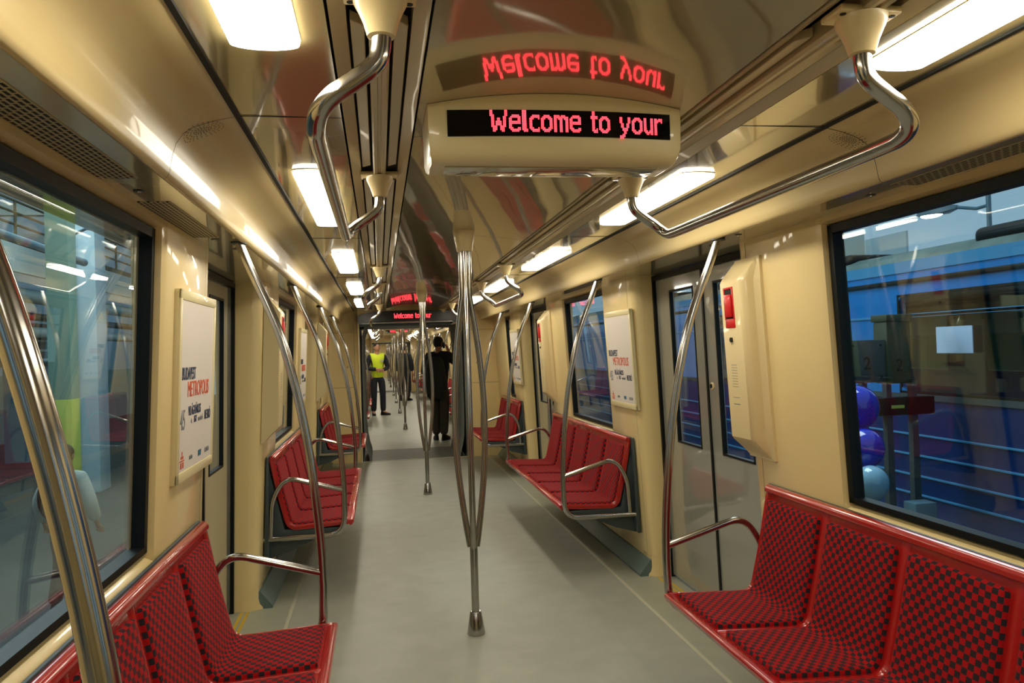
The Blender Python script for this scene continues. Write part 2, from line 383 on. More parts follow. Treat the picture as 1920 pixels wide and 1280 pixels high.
        for s in (-1, 1):
            ye = e-sg*.0507
            q = MB()
            for (xa, xb, za, zb) in ((.80, 1.2, 1.045, 1.049), (.80, .803, 0.02, 1.94), (.80, 1.2, 1.80, 1.803)): q.box(min(s*xa, s*xb), max(s*xa, s*xb), min(ye, e-sg*.049), max(ye, e-sg*.049), za, zb)
            obj('seam', q, 'dark', ew, smooth=0)
            obj('edge_trim', MB().box(min(s*.728, s*.75), max(s*.728, s*.75), min(e-sg*.062, e), max(e-sg*.062, e), 0, 1.93), 'frame_plastic', ew, bevel=.004)
            obj('panel_latch', MB().lathe([(.012, 0), (.010, -sg*.004)], (s*.90, ye, 1.33), 12, 'y'), 'door_frame', ew)
# gangways
for ga, gb in ((CARS[0]['y1'], CARS[1]['y0']), (CARS[1]['y1'], CARS[2]['y0'])):
    g = MB().box(-.745, .745, ga, gb, -.03, .003); fl = struct(obj('floor', g, 'plate', smooth=0))
    obj('side_closure', MB().box(.72, .80, ga, gb, -.05, 2.1).box(-.80, -.72, ga, gb, -.05, 2.1), 'slate', fl, smooth=0)
    r = MB()
    for k in range(9):
        y = ga+.09+k*(gb-ga-.18)/8; r.box(-.64, .64, y-.006, y+.006, .003, .0045)
    obj('tread_rib', r, 'slate', fl, smooth=0)
    obj('edge_plate', MB().box(-.73, .73, ga-.03, ga+.01, .0, .006), 'beige', fl, smooth=0)
    for s in (-1, 1):
        w = MB(); n = 9; prof = []
        for k in range(n*2+1):
            y = ga+(gb-ga)*k/(n*2); prof.append((.675 if k % 2 else .705, y))
        rows = [(0, -.07), (.06, -.065), (.16, -.035), (.30, -.01), (.5, 0), (1.5, .0), (1.75, -.01), (1.88, -.05)]
        v = [(s*(x+dx), y, z) for z, dx in rows for x, y in prof]; m_ = len(prof)
        w.add(v, [(j*m_+i, j*m_+i+1, (j+1)*m_+i+1, (j+1)*m_+i) for j in range(len(rows)-1) for i in range(m_-1)])
        struct(obj('wall_right' if s > 0 else 'wall_left', w, 'bellows', smooth=20))
    struct(obj('ceiling', MB().box(-.745, .745, ga, gb, 1.88, 1.92), 'slate', smooth=0))

# ------------------------------------------------------------------ wording helpers
SN = {1: 'right', -1: 'left'}
def rank(k): return ['first', 'second', 'third', 'fourth', 'fifth', 'sixth', 'seventh', 'eighth', 'ninth', 'tenth', 'eleventh', 'twelfth'][k]

# ------------------------------------------------------------------ benches  (built for the right wall, origin at bench centre on the floor)
PROF = [(.690, .448), (.71, .452), (.80, .447), (.92, .441), (1.02, .437), (1.046, .441), (1.066, .456), (1.078, .482), (1.090, .53), (1.112, .62), (1.135, .73), (1.155, .83), (1.162, .862)]
def smooth_prof(P, n=4): return [(v.x, v.z) for v in catmull([(x, 0, z) for x, z in P], n)]
SP = smooth_prof(PROF)
def normals2(P):
    out = []
    for i in range(len(P)):
        a = P[max(i-1, 0)]; b = P[min(i+1, len(P)-1)]; dx, dz = b[0]-a[0], b[1]-a[1]; l = math.hypot(dx, dz); out.append((-dz/l, dx/l))
    return out
def cushion(parent, yc, w=.386):
    P = [p for p in SP]; N_ = normals2(P); s = [0]
    for i in range(1, len(P)): s.append(s[-1]+math.hypot(P[i][0]-P[i-1][0], P[i][1]-P[i-1][1]))
    L = s[-1]; a0, a1 = .032, L-.036; h = .019
    def at(q):
        for i in range(len(s)-1):
            if s[i+1] >= q: break
        t = (q-s[i])/(s[i+1]-s[i]); lerp = lambda u, v: u+(v-u)*t
        return lerp(P[i][0], P[i+1][0]), lerp(P[i][1], P[i+1][1]), lerp(N_[i][0], N_[i+1][0]), lerp(N_[i][1], N_[i+1][1])
    edge = [(0, -.25), (.0005, .55), (.005, .88), (.014, 1.0)]
    us = [(a0+d, k) for d, k in edge]+[(a0+.02+(a1-a0-.04)*i/30, 1) for i in range(31)]+[(a1-d, k) for d, k in edge[::-1]]
    vs = [(-w/2+d, k) for d, k in edge]+[(w/2-d, k) for d, k in edge[::-1]]
    vs = vs[:4]+[(-w/2+.06+(w-.12)*i/4, 1) for i in range(5)]+vs[4:]
    cr = .02; v = []; uvc = []
    for (u, ku) in us:
        x, z, nx, nz = at(u); U = u-(1-max(ku, 0))*h*(1 if u < L/2 else -1)
        for (t, kt) in vs:
            # rounded corners
            du = min(u-a0, a1-u); dt = w/2-abs(t); tt = t
            if du < cr:
                lim = w/2-(cr-math.sqrt(max(cr*cr-(cr-du)**2, 0))); tt = max(-lim, min(lim, t))
            k = min(ku, kt); hh = h*k
            v.append((x+nx*hh, yc+tt, z+nz*hh)); V = t-(1-max(kt, 0))*h*(1 if t < 0 else -1); uvc.append((U, V))
    m_ = len(vs); f = [(j*m_+i, j*m_+i+1, (j+1)*m_+i+1, (j+1)*m_+i) for j in range(len(us)-1) for i in range(m_-1)]
    me = bpy.data.meshes.new('cushion'); me.from_pydata(v, [], f); ul = me.uv_layers.new(name='UVMap')
    for lp in me.loops: ul.data[lp.index].uv = uvc[lp.vertex_index]
    for p in me.polygons: p.use_smooth = True
    me.materials.append(M['check']); o = bpy.data.objects.new('cushion', me); C.objects.link(o); o.parent = parent; return o
def bench(n, label):
    t = thing('bench', label, 'bench', (0, 0, 0), 0, 'red chequered benches along the carriage walls')
    L = .445*n; N_ = normals2(SP)
    out = [(x, z) for x, z in SP]+[(1.166, .872), (1.174, .874), (1.179, .866), (1.180, .850)]
    back = [(x-nx*.020, z-nz*.020) for (x, z), (nx, nz) in zip(SP, N_)][::-1]
    back = [(1.176, .84)]+[p for p in back if p[1] < .82][:-1]+[(.700, .424), (.684, .428), (.680, .440)]
    obj('seat_shell', MB().prism_y(out+back, -L/2, L/2), 'red', t, bevel=.005, smooth=40)
    for i in range(n): cushion(t, -L/2+.445*(i+.5))
    # end rims and dividers, a little proud of the shell
    ys = [-L/2+.0125]+[-L/2+.445*i for i in range(1, n)]+[L/2-.0125]
    for i, y in enumerate(ys):
        w = .021 if 0 < i < n else .0125; hh = .006 if 0 < i < n else .010
        top = [(x+nx*hh, z+nz*hh) for (x, z), (nx, nz) in zip(SP, N_)]; m_ = len(SP)
        v = [(x, y-w, z) for x, z in SP]+[(x, y-w*.7, z) for x, z in top]+[(x, y+w*.7, z) for x, z in top]+[(x, y+w, z) for x, z in SP]
        rim = MB(); rim.add(v, [(k*m_+j, k*m_+j+1, (k+1)*m_+j+1, (k+1)*m_+j) for k in range(3) for j in range(m_-1)]+[(0, m_, 2*m_, 3*m_), (m_-1, 2*m_-1, 3*m_-1, 4*m_-1)])
        obj('shell_ridge', rim, 'red', t, smooth=60)
    obj('front_lip', MB().prism_y([(.676, .440), (.674, .448), (.677, .457), (.684, .461), (.697, .461), (.712, .457), (.716, .450), (.705, .436), (.690, .430)], -L/2, L/2), 'red', t, bevel=.003, smooth=50)
    obj('top_lip', MB().prism_y([(1.142, .858), (1.144, .874), (1.152, .884), (1.164, .888), (1.174, .884), (1.179, .872), (1.177, .855), (1.165, .85)], -L/2, L/2), 'red', t, bevel=.003, smooth=50)
    obj('back_panel', MB().prism_y([(1.181, .884), (1.194, .884), (1.224, .25), (1.208, .245), (1.190, .26)], -L/2-.04, L/2+.04), 'slate', t, bevel=.008, smooth=30)
    obj('under_seat_fairing', MB().prism_y([(1.185, .80), (1.10, .42), (.74, .415), (.745, .395), (.90, .355), (1.06, .285), (1.205, .245)], -L/2+.01, L/2-.01), 'slate', t, bevel=.006, smooth=30)
    for q in (-.62, .62):
        if n > 3: obj('buffer', MB().lathe([(.018, 0), (.022, .02), (.018, .04)], (.76, q*L/1.5, .385), 12), 'black', t)
    return t
B5 = bench(5, 'x'); B3 = bench(3, 'x')
def pole_curved(kind):
    # right-wall form; y = 0 is the bench end, kind 'open' keeps the lower rail in view
    t = thing('curved_grab_pole', 'x', 'grab pole', (0, 0, 0), 0, 'curved grab poles at the bench ends')
    pts = [(.985, 0, 1.945), (.945, 0, 1.84), (.885, 0, 1.70), (.835, 0, 1.56), (.782, 0, 1.34), (.745, 0, 1.12), (.722, 0, .90), (.710, 0, .74), (.706, 0, .60)]
    path = catmull(pts, 5)[:-1]+rounded([(.706, 0, .60), (.712, 0, .375), (1.20, 0, .372)], .11, 8)
    obj('tube', MB().tube(path, .0172, 16), 'steel', t)
    arm = rounded([(.708, 0, .650), (1.06, 0, .752), (1.145, 0, .62), (1.158, 0, .373)], .14, 10)
    obj('armrest', MB().tube(arm, .0150, 14), 'steel', t)
    obj('ceiling_flange', MB().lathe([(.030, -.001), (.030, .006), (.02, .008)], (.988, 0, 1.942), 20), 'slate', t)
    return t
CP = pole_curved('open')
def centre_pole():
    t = thing('centre_pole', 'x', 'grab pole', (0, 0, 0), 0, 'bulging three-tube centre poles')
    obj('floor_socket', MB().lathe([(.0, 0), (.047, 0), (.048, .006), (.044, .03), (.030, .115), (.026, .121), (.0, .121)], (0, 0, 0), 24), 'steel', t)
    obj('stem', MB().tube([(0, 0, .11), (0, 0, .52)], .0205, 18), 'steel', t)
    for k in range(3):
        a = -PI/2-.11+2*PI*k/3; pts = []
        for i in range(41):
            z = .46+(1.79-.46)*i/40; r = .0205+.072*math.sin(PI*i/40)**.95; pts.append((r*math.cos(a), r*math.sin(a), z))
        pts += [(.0205*math.cos(a), .0205*math.sin(a), z) for z in (1.86, 2.06)]
        obj('bowed_tube', MB().tube(pts, .0165, 14), 'steel', t)
    fit = MB().lathe([(.0, 2.030), (.040, 2.030), (.042, 2.034), (.047, 2.065), (.0555, 2.105), (.060, 2.139), (.0, 2.139)], (0, 0, 0), 28)
    obj('ceiling_fitting', fit, 'plastic', t, smooth=50)
    return t
PP = centre_pole()
def handle():
    t = thing('ceiling_handrail', 'x', 'handrail', (0, 0, 0), 0, 'bent ceiling handrails')
    L = 1.345; x0 = .445; x1 = .560
    path = catmull([(x0, 0, 2.06), (x0+.001, 0, 2.015), (x0+.012, 0, 1.985), (x0+.046, .0, 1.957), (x0+.082, .002, 1.932), (x0+.106, .016, 1.908), (x0+.114, .050, 1.893), (x0+.116, .11, 1.890), (x0+.116, .30, 1.890)], 6)
    mir = [Vector((p.x, L-p.y, p.z)) for p in path][::-1]
    obj('bar', MB().tube(path+mir, .0170, 16), 'steel', t)
    for y in (0, L):
        g = MB(); rings = [(.046, .050, 2.098), (.045, .048, 2.088), (.038, .040, 2.074), (.030, .031, 2.055), (.0235, .0235, 2.032), (.0185, .0185, 2.030)]
        n = 24; v = []
        for a, b, z in rings:
            for k in range(n):
                q = 2*PI*k/n; v.append((x0+a*math.cos(q), y+b*math.sin(q), z))
        g.add(v, [(j*n+i, j*n+(i+1) % n, (j+1)*n+(i+1) % n, (j+1)*n+i) for j in range(len(rings)-1) for i in range(n)]+[tuple(range(n)), tuple(range(5*n, 6*n))])
        m_ = obj('mount', g, 'plastic', t, smooth=50)
        obj('mount_plate', MB().box(x0-.062, x0+.062, y-.035, y+.035, 2.098, 2.112), 'plastic', m_, bevel=.004)
        for q in (-.05, .05): obj('screw', MB().lathe([(.006, 2.0965), (.006, 2.099)], (x0+q, y-.02, 0), 10), 'black', m_)
    return t
HP = handle()
def lamp():
    t = thing('ceiling_lamp', 'x', 'lamp', (0, 0, 0), 0, 'long ceiling lamps beside the vent channels')
    L = 1.05; a, b = -.064, .064; out = []
    n = 10
    for k in range(n+1):
        q = PI*k/n; out.append((b*math.cos(q), L/2-.025+.025*math.sin(q)))
    for k in range(n+1):
        q = PI+PI*k/n; out.append((b*math.cos(q), -L/2+.025+.025*math.sin(q)))
    m_ = len(out); v = []
    for z, sc in ((2.098, 1), (2.090, 1), (2.085, .98), (2.083, .92)):
        v += [(x*sc, y*(1 if sc == 1 else 1-(1-sc)*.12), z) for x, y in out]
    f = [(j*m_+i, j*m_+(i+1) % m_, (j+1)*m_+(i+1) % m_, (j+1)*m_+i) for j in range(3) for i in range(m_)]+[tuple(range(3*m_, 4*m_))]
    obj('diffuser', MB().add(v, f), 'lamp', t, smooth=50)
    r = MB().add([(x*1.03, y*1.006, z) for z in (2.0965, 2.0995) for x, y in out], [(i, (i+1) % m_, m_+(i+1) % m_, m_+i) for i in range(m_)]+[tuple(range(m_))])
    obj('trim_ring', r, 'frame_plastic', t, smooth=0)
    return t
LP = lamp()

used = set()
def place(proto, loc, rz, label):
    """the first placement moves the prototype itself, later ones copy it"""
    if proto.name not in used:
        if proto.name not in KC: KC[proto.name] = kids(proto); [KC.setdefault(k.name, kids(k)) for k in KC[proto.name]]
        used.add(proto.name); proto.location = loc; proto.rotation_euler = (0, 0, rz); proto['label'] = label; return proto
    return dup(proto, loc, rz, label)
def side(s): return (0 if s > 0 else PI)
CN = ['nearest carriage', 'second carriage', 'third carriage']
for ci, c in enumerate(CARS):
    for s in (1, -1):
        bi = 0; pi = 0
        ivs = [iv for iv in intervals(c) if iv[1]-iv[0] > 1 and iv[1] > .5]
        for iv in ivs:
            a, b = iv; n = 5 if b-a > 2.3 else 3
            yc = (a+b)/2 if n == 5 else (a+.10+.445*1.5+.05 if b >= c['y1']-.01 else b-.10-.445*1.5-.05)
            if ci == 0 and b < 1: continue
            half = .445*n/2
            dx = .0 if s > 0 else .0
            word = 'five-seat' if n == 5 else 'short three-seat'
            where = ['cropped by the bottom corner', 'between the two doorways', 'against the end wall by the gangway'][bi] if ci == 0 else '%s along that wall of the %s seen through the gangway' % (rank(bi), CN[ci])
            cols = 'with red and black chequered cushions' if ci == 0 and bi == 0 else 'with dotted dark seat edges'
            place(B5 if n == 5 else B3, (.006 if s > 0 else .022, yc, 0), side(s), '%s red bench on the %s wall, %s' % (word, SN[s], where) if ci == 0 else '%s red bench on the %s wall, %s of the %s' % (word, SN[s], rank(bi), CN[ci]))
            ends = []
            for e, w in ((-1, 'near'), (1, 'far')):
                if n == 3 and e == 1 and b >= c['y1']-.01: continue
                if n == 3 and e == -1 and a <= c['y0']+.01: continue
                y = yc+e*(half+.022)
                if y < .5 and ci == 0 and s > 0: continue
                if ci == 0: lab = 'steel curved grab pole with armrest at the %s end of the %s %s bench' % (w, SN[s], ['front', 'middle', 'end-wall'][bi])
                else: lab = 'curved grab pole, %s end of %s bench, %s wall, %s' % (w, rank(bi), SN[s], CN[ci])
                place(CP, (0, y, 0), side(s), lab)
            bi += 1
        # ceiling handrails
        hi = 0
        L = 1.345
        for d in [c['doors'][0]-PITCH]+c['doors']:
            y = d+1.385
            if y < c['y0'] or y+L > c['y1']-.1 and ci != 0: continue
            if ci == 0 and y < .5: continue
            if y > c['y1']-1.3: continue
            lab = 'bent steel ceiling handrail, %s, %s' % (['in the %s foreground' % SN[s], 'past the first %s doorway' % SN[s], 'on the %s side by the gangway' % SN[s]][hi] if ci == 0 else '%s along the %s side' % (rank(hi), SN[s]), CN[ci])
            o = place(HP, (0, y if s > 0 else y+L, 0), side(s), lab); hi += 1
        # lamps
        y = 1.0-PITCH; li = 0
        if ci: y = c['doors'][0]-3*PITCH/4+.04-0*PITCH
        while y < c['y1']-.5:
            if y > c['y0']+.5:
                if y < 0: lab = 'lit white ceiling lamp %s of the camera on the %s side' % ('just behind' if y > -1.2 else 'further behind', SN[s])
                elif ci == 0: lab = 'lit white ceiling lamp, %s from the front, %s side, nearest carriage' % (rank(li), SN[s])
                else: lab = 'lit white ceiling lamp, %s along the %s side of the %s' % (rank(li), SN[s], CN[ci])
                place(LP, (s*.658, y, 0), side(s), lab)
                if y > 0: li += 1
            y += PITCH/2
    k = 0
    for d in c['doors']:
        if d < .5: continue
        lab = 'three-tube steel centre pole standing %s of the %s' % (['between the first pair of doors', 'between the second pair of doors'][k], CN[ci]) if ci == 0 else 'three-tube steel centre pole, %s in line in the %s' % (rank(k), CN[ci])
        place(PP, (0, d+.045, 0), 0, lab); k += 1

# ------------------------------------------------------------------ LED passenger displays
GL = {
'W': ["##........##", "##........##", "##........##", "###.......##", ".##......##.", ".##..##..##.", ".##..##..##.", ".##.####.##.", ".##.####.##.", ".##.####.##.", ".####..####.", "..###..###..", "..###..###..", "..##....##.."],
'e': ["", "", "", "..#####.", ".#######", "##....##", "##....##", "########", "########", "##......", "##......", "###...##", ".#######", "..#####."],
'l': ["###", "###", "###", "###", "###", "###", "###", "###", "###", "###", "###", "###", "####", ".###"],
'c': ["", "", "", "..#####", ".######", "###...#", "##.....", "##.....", "##.....", "##.....", "##.....", "###...#", ".######", "..#####"],
'o': ["", "", "", "..####..", ".######.", "###..###", "##....##", "##....##", "##....##", "##....##", "##....##", "###..###", ".######.", "..####.."],
'm': ["", "", "", "####.###.", "##########", "##.###.###", "##..##..##", "##..##..##", "##..##..##", "##..##..##", "##..##..##", "##..##..##", "##..##..##", "##..##..##"],
't': [".##..", ".##..", ".##..", "#####", "#####", ".##..", ".##..", ".##..", ".##..", ".##..", ".##..", ".##.#", ".####", "..###"],
'y': ["", "", "", "##....##", "##....##", "##....##", "##....##", ".##..##.", ".##..##.", ".##..##.", "..####..", "..####..", "...##...", "...##...", "..##....", "####....", "###....."],
'u': ["", "", "", "##...##", "##...##", "##...##", "##...##", "##...##", "##...##", "##...##", "##...##", "###.###", ".######", "..##.##"],
'r': ["", "", "", "##.###", "######", "###..#", "##....", "##....", "##....", "##....", "##....", "##....", "##....", "##...."]}
def led_mesh(text, pitch, height_rows=17):
    mb = MB(); cx = 0; cells = []
    for ch in text:
        if ch == ' ': cx += 6; continue
        g = GL[ch]; w = max(len(r) for r in g)
        for r, row in enumerate(g):
            for q, v in enumerate(row):
                if v == '#': cells.append((cx+q, r))
        cx += w+1
    for q, r in cells:
        x, z = q*pitch, -r*pitch; R_ = pitch*.50; n = 6
        v = [(x+R_*math.cos(PI/3*k+.5), 0, z+R_*math.sin(PI/3*k+.5)) for k in range(n)]+[(x, -pitch*.25, z)]
        mb.add(v, [(k, (k+1) % n, n) for k in range(n)])
    return mb, cx
def display(label, y, wide=.66):
    t = thing('passenger_display', label, 'display', (0, y, 0), 0, 'red dot passenger displays')
    n = 16; hw = wide/2; v = []; rows = []
    # bulging plan, sloping lower front
    def pl(x): return -.022*(1-(x/hw)**2)
    secs = [(2.150, .0), (2.060, .0), (2.010, .003), (1.990, .010), (1.978, .026), (1.973, .05), (1.974, .17), (1.982, .20), (2.0, .215), (2.150, .215)]
    for z, dy in secs:
        row = []
        for i in range(n+1):
            x = -hw+wide*i/n; k = 1 if z > 1.995 else .975
            row.append((x*k, pl(x)+dy if dy < .2 else dy-pl(x), z if z < 2.1 else 2.1372-.030*(x/.35)**2))
        rows.append(row)
    m_ = n+1; v = [p for r in rows for p in r]; f = [(j*m_+i, j*m_+i+1, (j+1)*m_+i+1, (j+1)*m_+i) for j in range(len(rows)-1) for i in range(n)]
    for i in (0, n): f.append(tuple(j*m_+i for j in range(len(rows))))
    obj('housing', MB().add(v, f), 'frame_plastic', t, bevel=.006, smooth=40)
    obj('underside_inset', MB().box(-.285, .285, .062, .160, 1.9700, 1.9745), 'lightpanel', t, bevel=.002)
    scr = MB(); x0, x1 = -.282, .296; z0, z1 = 2.030, 2.095
    q = []
    for i in range(n+1):
        x = x0+(x1-x0)*i/n; q.append((x, pl(x)-.0025))
    scr.add([(x, yy, z) for z in (z0, z1) for x, yy in q]+[(x, yy+.006, z) for z in (z0, z1) for x, yy in q], [(i, i+1, n+1+i+1, n+1+i) for i in range(n)]+[(2*(n+1)+i, 2*(n+1)+i+1, 3*(n+1)+i+1, 3*(n+1)+i) for i in range(n)]+[(i, i+1, 2*(n+1)+i+1, 2*(n+1)+i) for i in range(n)]+[(n+1+i, n+1+i+1, 3*(n+1)+i+1, 3*(n+1)+i) for i in range(n)])
    sc = obj('screen', scr, 'screen', t, smooth=30)
    full, cols = led_mesh('Welcome to your', 1.0); W_ = .455; p = W_/cols; off = 0
    for wd in ('Welcome', 'to', 'your'):
        mb, n_ = led_mesh(wd, 1.0); mb.v = [(-.176+(x+off)*p, pl(-.176+(x+off)*p)-.0035+yy*p, 2.0925+z*.0039) for x, yy, z in mb.v]; off += n_+6
        obj('lit_lettering', mb, 'led', sc, smooth=0, merge=False)
    return t
d0 = display('cream ceiling display reading Welcome to your in red dots, hanging nearest the camera', 1.905)
M['hdr'] = mat('black header gloss', (.004, .005, .006), .25, spec=.35)
for ci, (yy, sg, wh) in enumerate(((10.93, 1, 'on the end wall over the gangway'),)):
    t = thing('header_display', 'black arched display with red dot lettering over the gangway opening', 'display', (0, yy, 0))
    arc = [(-.74, 1.925)]+[(.74*math.sin(-PI/2+PI*i/16), 2.03+.066*math.cos(-PI/2+PI*i/16)) for i in range(17)]+[(.74, 1.925)]
    obj('header', MB().prism_y(arc, -.045, .0), 'hdr', t, smooth=40)
    obj('lower_bar', MB().tube([(-.56, -.075, 1.928), (.56, -.075, 1.928)], .013, 12), 'steel', t)
    for q in (-.5, .5): obj('bar_bracket', MB().tube([(q, -.075, 1.928), (q, -.03, 1.945)], .008, 8), 'slate', t)
    off = 0
    for wd in ('Welcome', 'to', 'your'):
        mb, n_ = led_mesh(wd, 1.0); mb.v = [(-.245+(x+off)*.0042, -.049+yy_*.002, 2.052+z*.0050) for x, yy_, z in mb.v]; off += n_+6
        obj('lit_lettering', mb, 'led', t, smooth=0, merge=False)
for k, (yy, lab) in enumerate(((12.9, 'cream ceiling display with red dots seen just beyond the gangway, second carriage'), (20.0, 'cream ceiling display with red dots hanging midway along the second carriage'), (33.4, 'small far ceiling display with red dots at the start of the third carriage'))):
    dup(d0, (0, yy, 0), 0, lab)

# ------------------------------------------------------------------ posters and alarm boxes
RX = Matrix.Rotation(PI/2, 4, 'X')
def side_rot(s):   # text plane facing the aisle
    return Matrix.Rotation(-PI/2 if s > 0 else PI/2, 4, 'Z') @ RX
def poster(s, yc, w, label):
    t = thing('wall_poster', label, 'poster', (0, 0, 0), 0, 'framed white metro posters')
    z0, z1 = 1.078, 1.742
    def P(y, z, d): return (s*(wi(s, z)-d), y, z)
    fr = MB(); b = .026
    def plate(mb, ya, yb, za, zb, d0_, d1):
        mb.add([P(y, z, d) for d in (d0_, d1) for y in (ya, yb) for z in (za, zb)], [(0, 1, 3, 2), (4, 6, 7, 5), (0, 4, 5, 1), (2, 3, 7, 6), (0, 2, 6, 4), (1, 5, 7, 3)])
    g = MB(); plate(g, yc-w/2, yc+w/2, z0, z1, -.002, .018); obj('backing_board', g, 'frame_plastic', t, bevel=.003)
    for (ya, yb, za, zb) in ((yc-w/2, yc-w/2+b, z0, z1), (yc+w/2-b, yc+w/2, z0, z1), (yc-w/2, yc+w/2, z0, z0+b*1.4), (yc-w/2, yc+w/2, z1-b*1.4, z1)): plate(fr, ya, yb, za, zb, .012, .0225)
    obj('frame', fr, 'frame_plastic', t, bevel=.004, merge=False)
    g = MB(); plate(g, yc-w/2+b, yc+w/2-b, z0+b*1.4, z1-b*1.4, .0170, .0190); pap = obj('paper', g, 'white', t, smooth=0)
    R_ = side_rot(s); iw = w-2*b
    lean = Matrix.Rotation(s*0, 4, 'Y')
    def T(body, size, sx, m, u, v, bold=0.0):      # u, v = fractions from the reader's left / bottom
        y = (yc+iw/2-u*iw) if s > 0 else (yc-iw/2+u*iw); z = z0+.035+v*(z1-z0-.07)
        text_mesh(body, size, sx, m, pap, Vector((s*(wi(s, z)-.0198), y, z)), R_ @ Matrix.Rotation(.05, 4, 'X'), bold=bold)
    k = iw/.50
    T('BUDAPEST', .062, .66*k, 'navy', .04, .535, .0005); T('METROPOLIS', .080, .70*k, 'orange', .20, .43, .0)
    T('45', .100, .66*k, 'greyprint', .02, .245, .0); T('VILÁGVÁROS', .048, .66*k, 'navy', .235, .318, .0003)
    T('és', .026, .7*k, 'greyprint', .32, .268); T('EGY', .034, .6*k, 'navy', .41, .268, .0003); T('szerethető', .028, .6*k, 'greyprint', .53, .268); T('METRÓ', .052, .58*k, 'navy', .74, .262, .0003)
    # small marks along the foot of the sheet
    T('ALSTOM', .026, .72*k, 'greyprint', .77, .045); T('metro', .030, .6*k, 'greyprint', .29, .05); T('BKV', .028, .9*k, 'bluep', .56, .045, .0015)
    g = MB()
    def R2(u0, u1, v0, v1):
        ya = (yc+iw/2-u0*iw) if s > 0 else (yc-iw/2+u0*iw); yb = (yc+iw/2-u1*iw) if s > 0 else (yc-iw/2+u1*iw)
        za = z0+.035+v0*(z1-z0-.07); zb = z0+.035+v1*(z1-z0-.07); plate(g, min(ya, yb), max(ya, yb), za, zb, .0188, .0197)
    for q in ((.05, .09, .02, .055), (.11, .14, .02, .055), (.035, .155, .06, .068), (.06, .13, .075, .092), (.085, .105, .095, .118)): R2(*q)
    obj('city_mark', g, 'orange', pap, smooth=0)
    return t
for s, yc, w, lab in ((-1, 3.035, .565, 'framed BUDAPEST METROPOLIS poster on the left wall by the large front window'),
                      (1, 5.105, .575, 'framed BUDAPEST METROPOLIS poster on the right wall past the first doors'),
                      (-1, 7.10, .56, 'framed poster on the left wall before the second doors, half hidden by poles'),
                      (1, 9.22, .56, 'framed poster on the right wall past the second doors')):
    poster(s, yc, w, lab)
def alarm_box(s, yn, yf, label):   # yn: edge away from the door, yf: door-side edge
    t = thing('alarm_box', label, 'emergency box', (0, 0, 0), 0, 'cream emergency handle boxes')
    def x(d, z=1.4): return s*(wi(s, z)-d)
    q = 1 if yf > yn else -1
    cs = [(-.005, yn-q*.004), (.014, yn-q*.004), (.020, yn+q*.006), (.034, yn+q*.020), (.060, yn+q*.024), (.080, yn+q*.030), (.092, yn+q*.042), (.095, yn+q*.058), (.095, yf-q*.008), (.088, yf), (-.005, yf+q*.004)]
    rows = []
    for z, k in ((.985, .02), (.992, .14), (1.02, .42), (1.062, .88), (1.078, 1), (1.765, 1), (1.785, .88), (1.84, .36), (1.862, .14), (1.869, .02)):
        rows.append([(x(max(d*k, min(d, .012)) if d > 0 else d, z), y, z) for d, y in cs])
    n = len(cs); v = [p for r in rows for p in r]
    f = [(j*n+i, j*n+(i+1) % n, (j+1)*n+(i+1) % n, (j+1)*n+i) for j in range(len(rows)-1) for i in range(n)]+[tuple(range(n)), tuple(range((len(rows)-1)*n, len(rows)*n))]
    bx = obj('housing', MB().add(v, f), 'plastic', t, smooth=32)
    def F(mb, ya, yb, za, zb, d0_, d1):
        mb.add([(x(.095+d, z), y, z) for d in (d0_, d1) for y in (ya, yb) for z in (za, zb)], [(0, 1, 3, 2), (4, 6, 7, 5), (0, 4, 5, 1), (2, 3, 7, 6), (0, 2, 6, 4), (1, 5, 7, 3)]); return mb
    w = abs(yf-yn)-.055; c0 = yf-q*(w*.50)
    hw = .045
    rd = obj('handle_surround', F(F(F(F(MB(), c0-hw, c0+hw, 1.565, 1.605, -.004, .003), c0-hw, c0+hw, 1.735, 1.745, -.004, .004), c0-hw, c0-hw+.010, 1.6, 1.74, -.004, .004), c0+hw-.010, c0+hw, 1.6, 1.74, -.004, .004), 'bright_red', t, bevel=.0015, merge=False)
    obj('handle_well', F(MB(), c0-hw+.008, c0+hw-.008, 1.6, 1.738, -.004, .0015), 'dark', rd, smooth=0)
    obj('emergency_handle', F(MB(), c0-hw+.012, c0+hw-.014, 1.612, 1.712, .0, .012), 'bright_red', t, bevel=.004)
    obj('key_switch', MB().lathe([(.011, 0), (.011, -s*.006)], (x(.096, 1.52), c0, 1.512), 14, 'x'), 'dark', t)
    g = MB()
    for k in range(9):
        for j in range(4):
            yy = c0+(j-1.5)*.014; zz = 1.40-k*.012; F(g, yy-.004, yy+.004, zz-.0015, zz+.0015, -.001, .0006)
    obj('speaker_slot', g, 'greyprint', t, smooth=0, merge=False)
    obj('notice_frame', F(F(MB(), c0-.03, c0+.03, 1.225, 1.228, -.001, .0008), c0-.03, c0+.03, 1.255, 1.257, -.001, .0008), 'greyprint', t, smooth=0, merge=False)
    return t
alarm_box(1, 3.075, 3.30, 'cream emergency box with red handle on the right wall before the first doors')
alarm_box(1, 3.075+PITCH, 3.30+PITCH, 'smaller looking cream emergency box on the right wall before the second doors')
alarm_box(-1, 5.06, 4.83, 'cream emergency box on the left wall past the first doors, behind a pole')
alarm_box(-1, 5.06+PITCH, 4.83+PITCH, 'cream emergency box on the left wall near the gangway end')

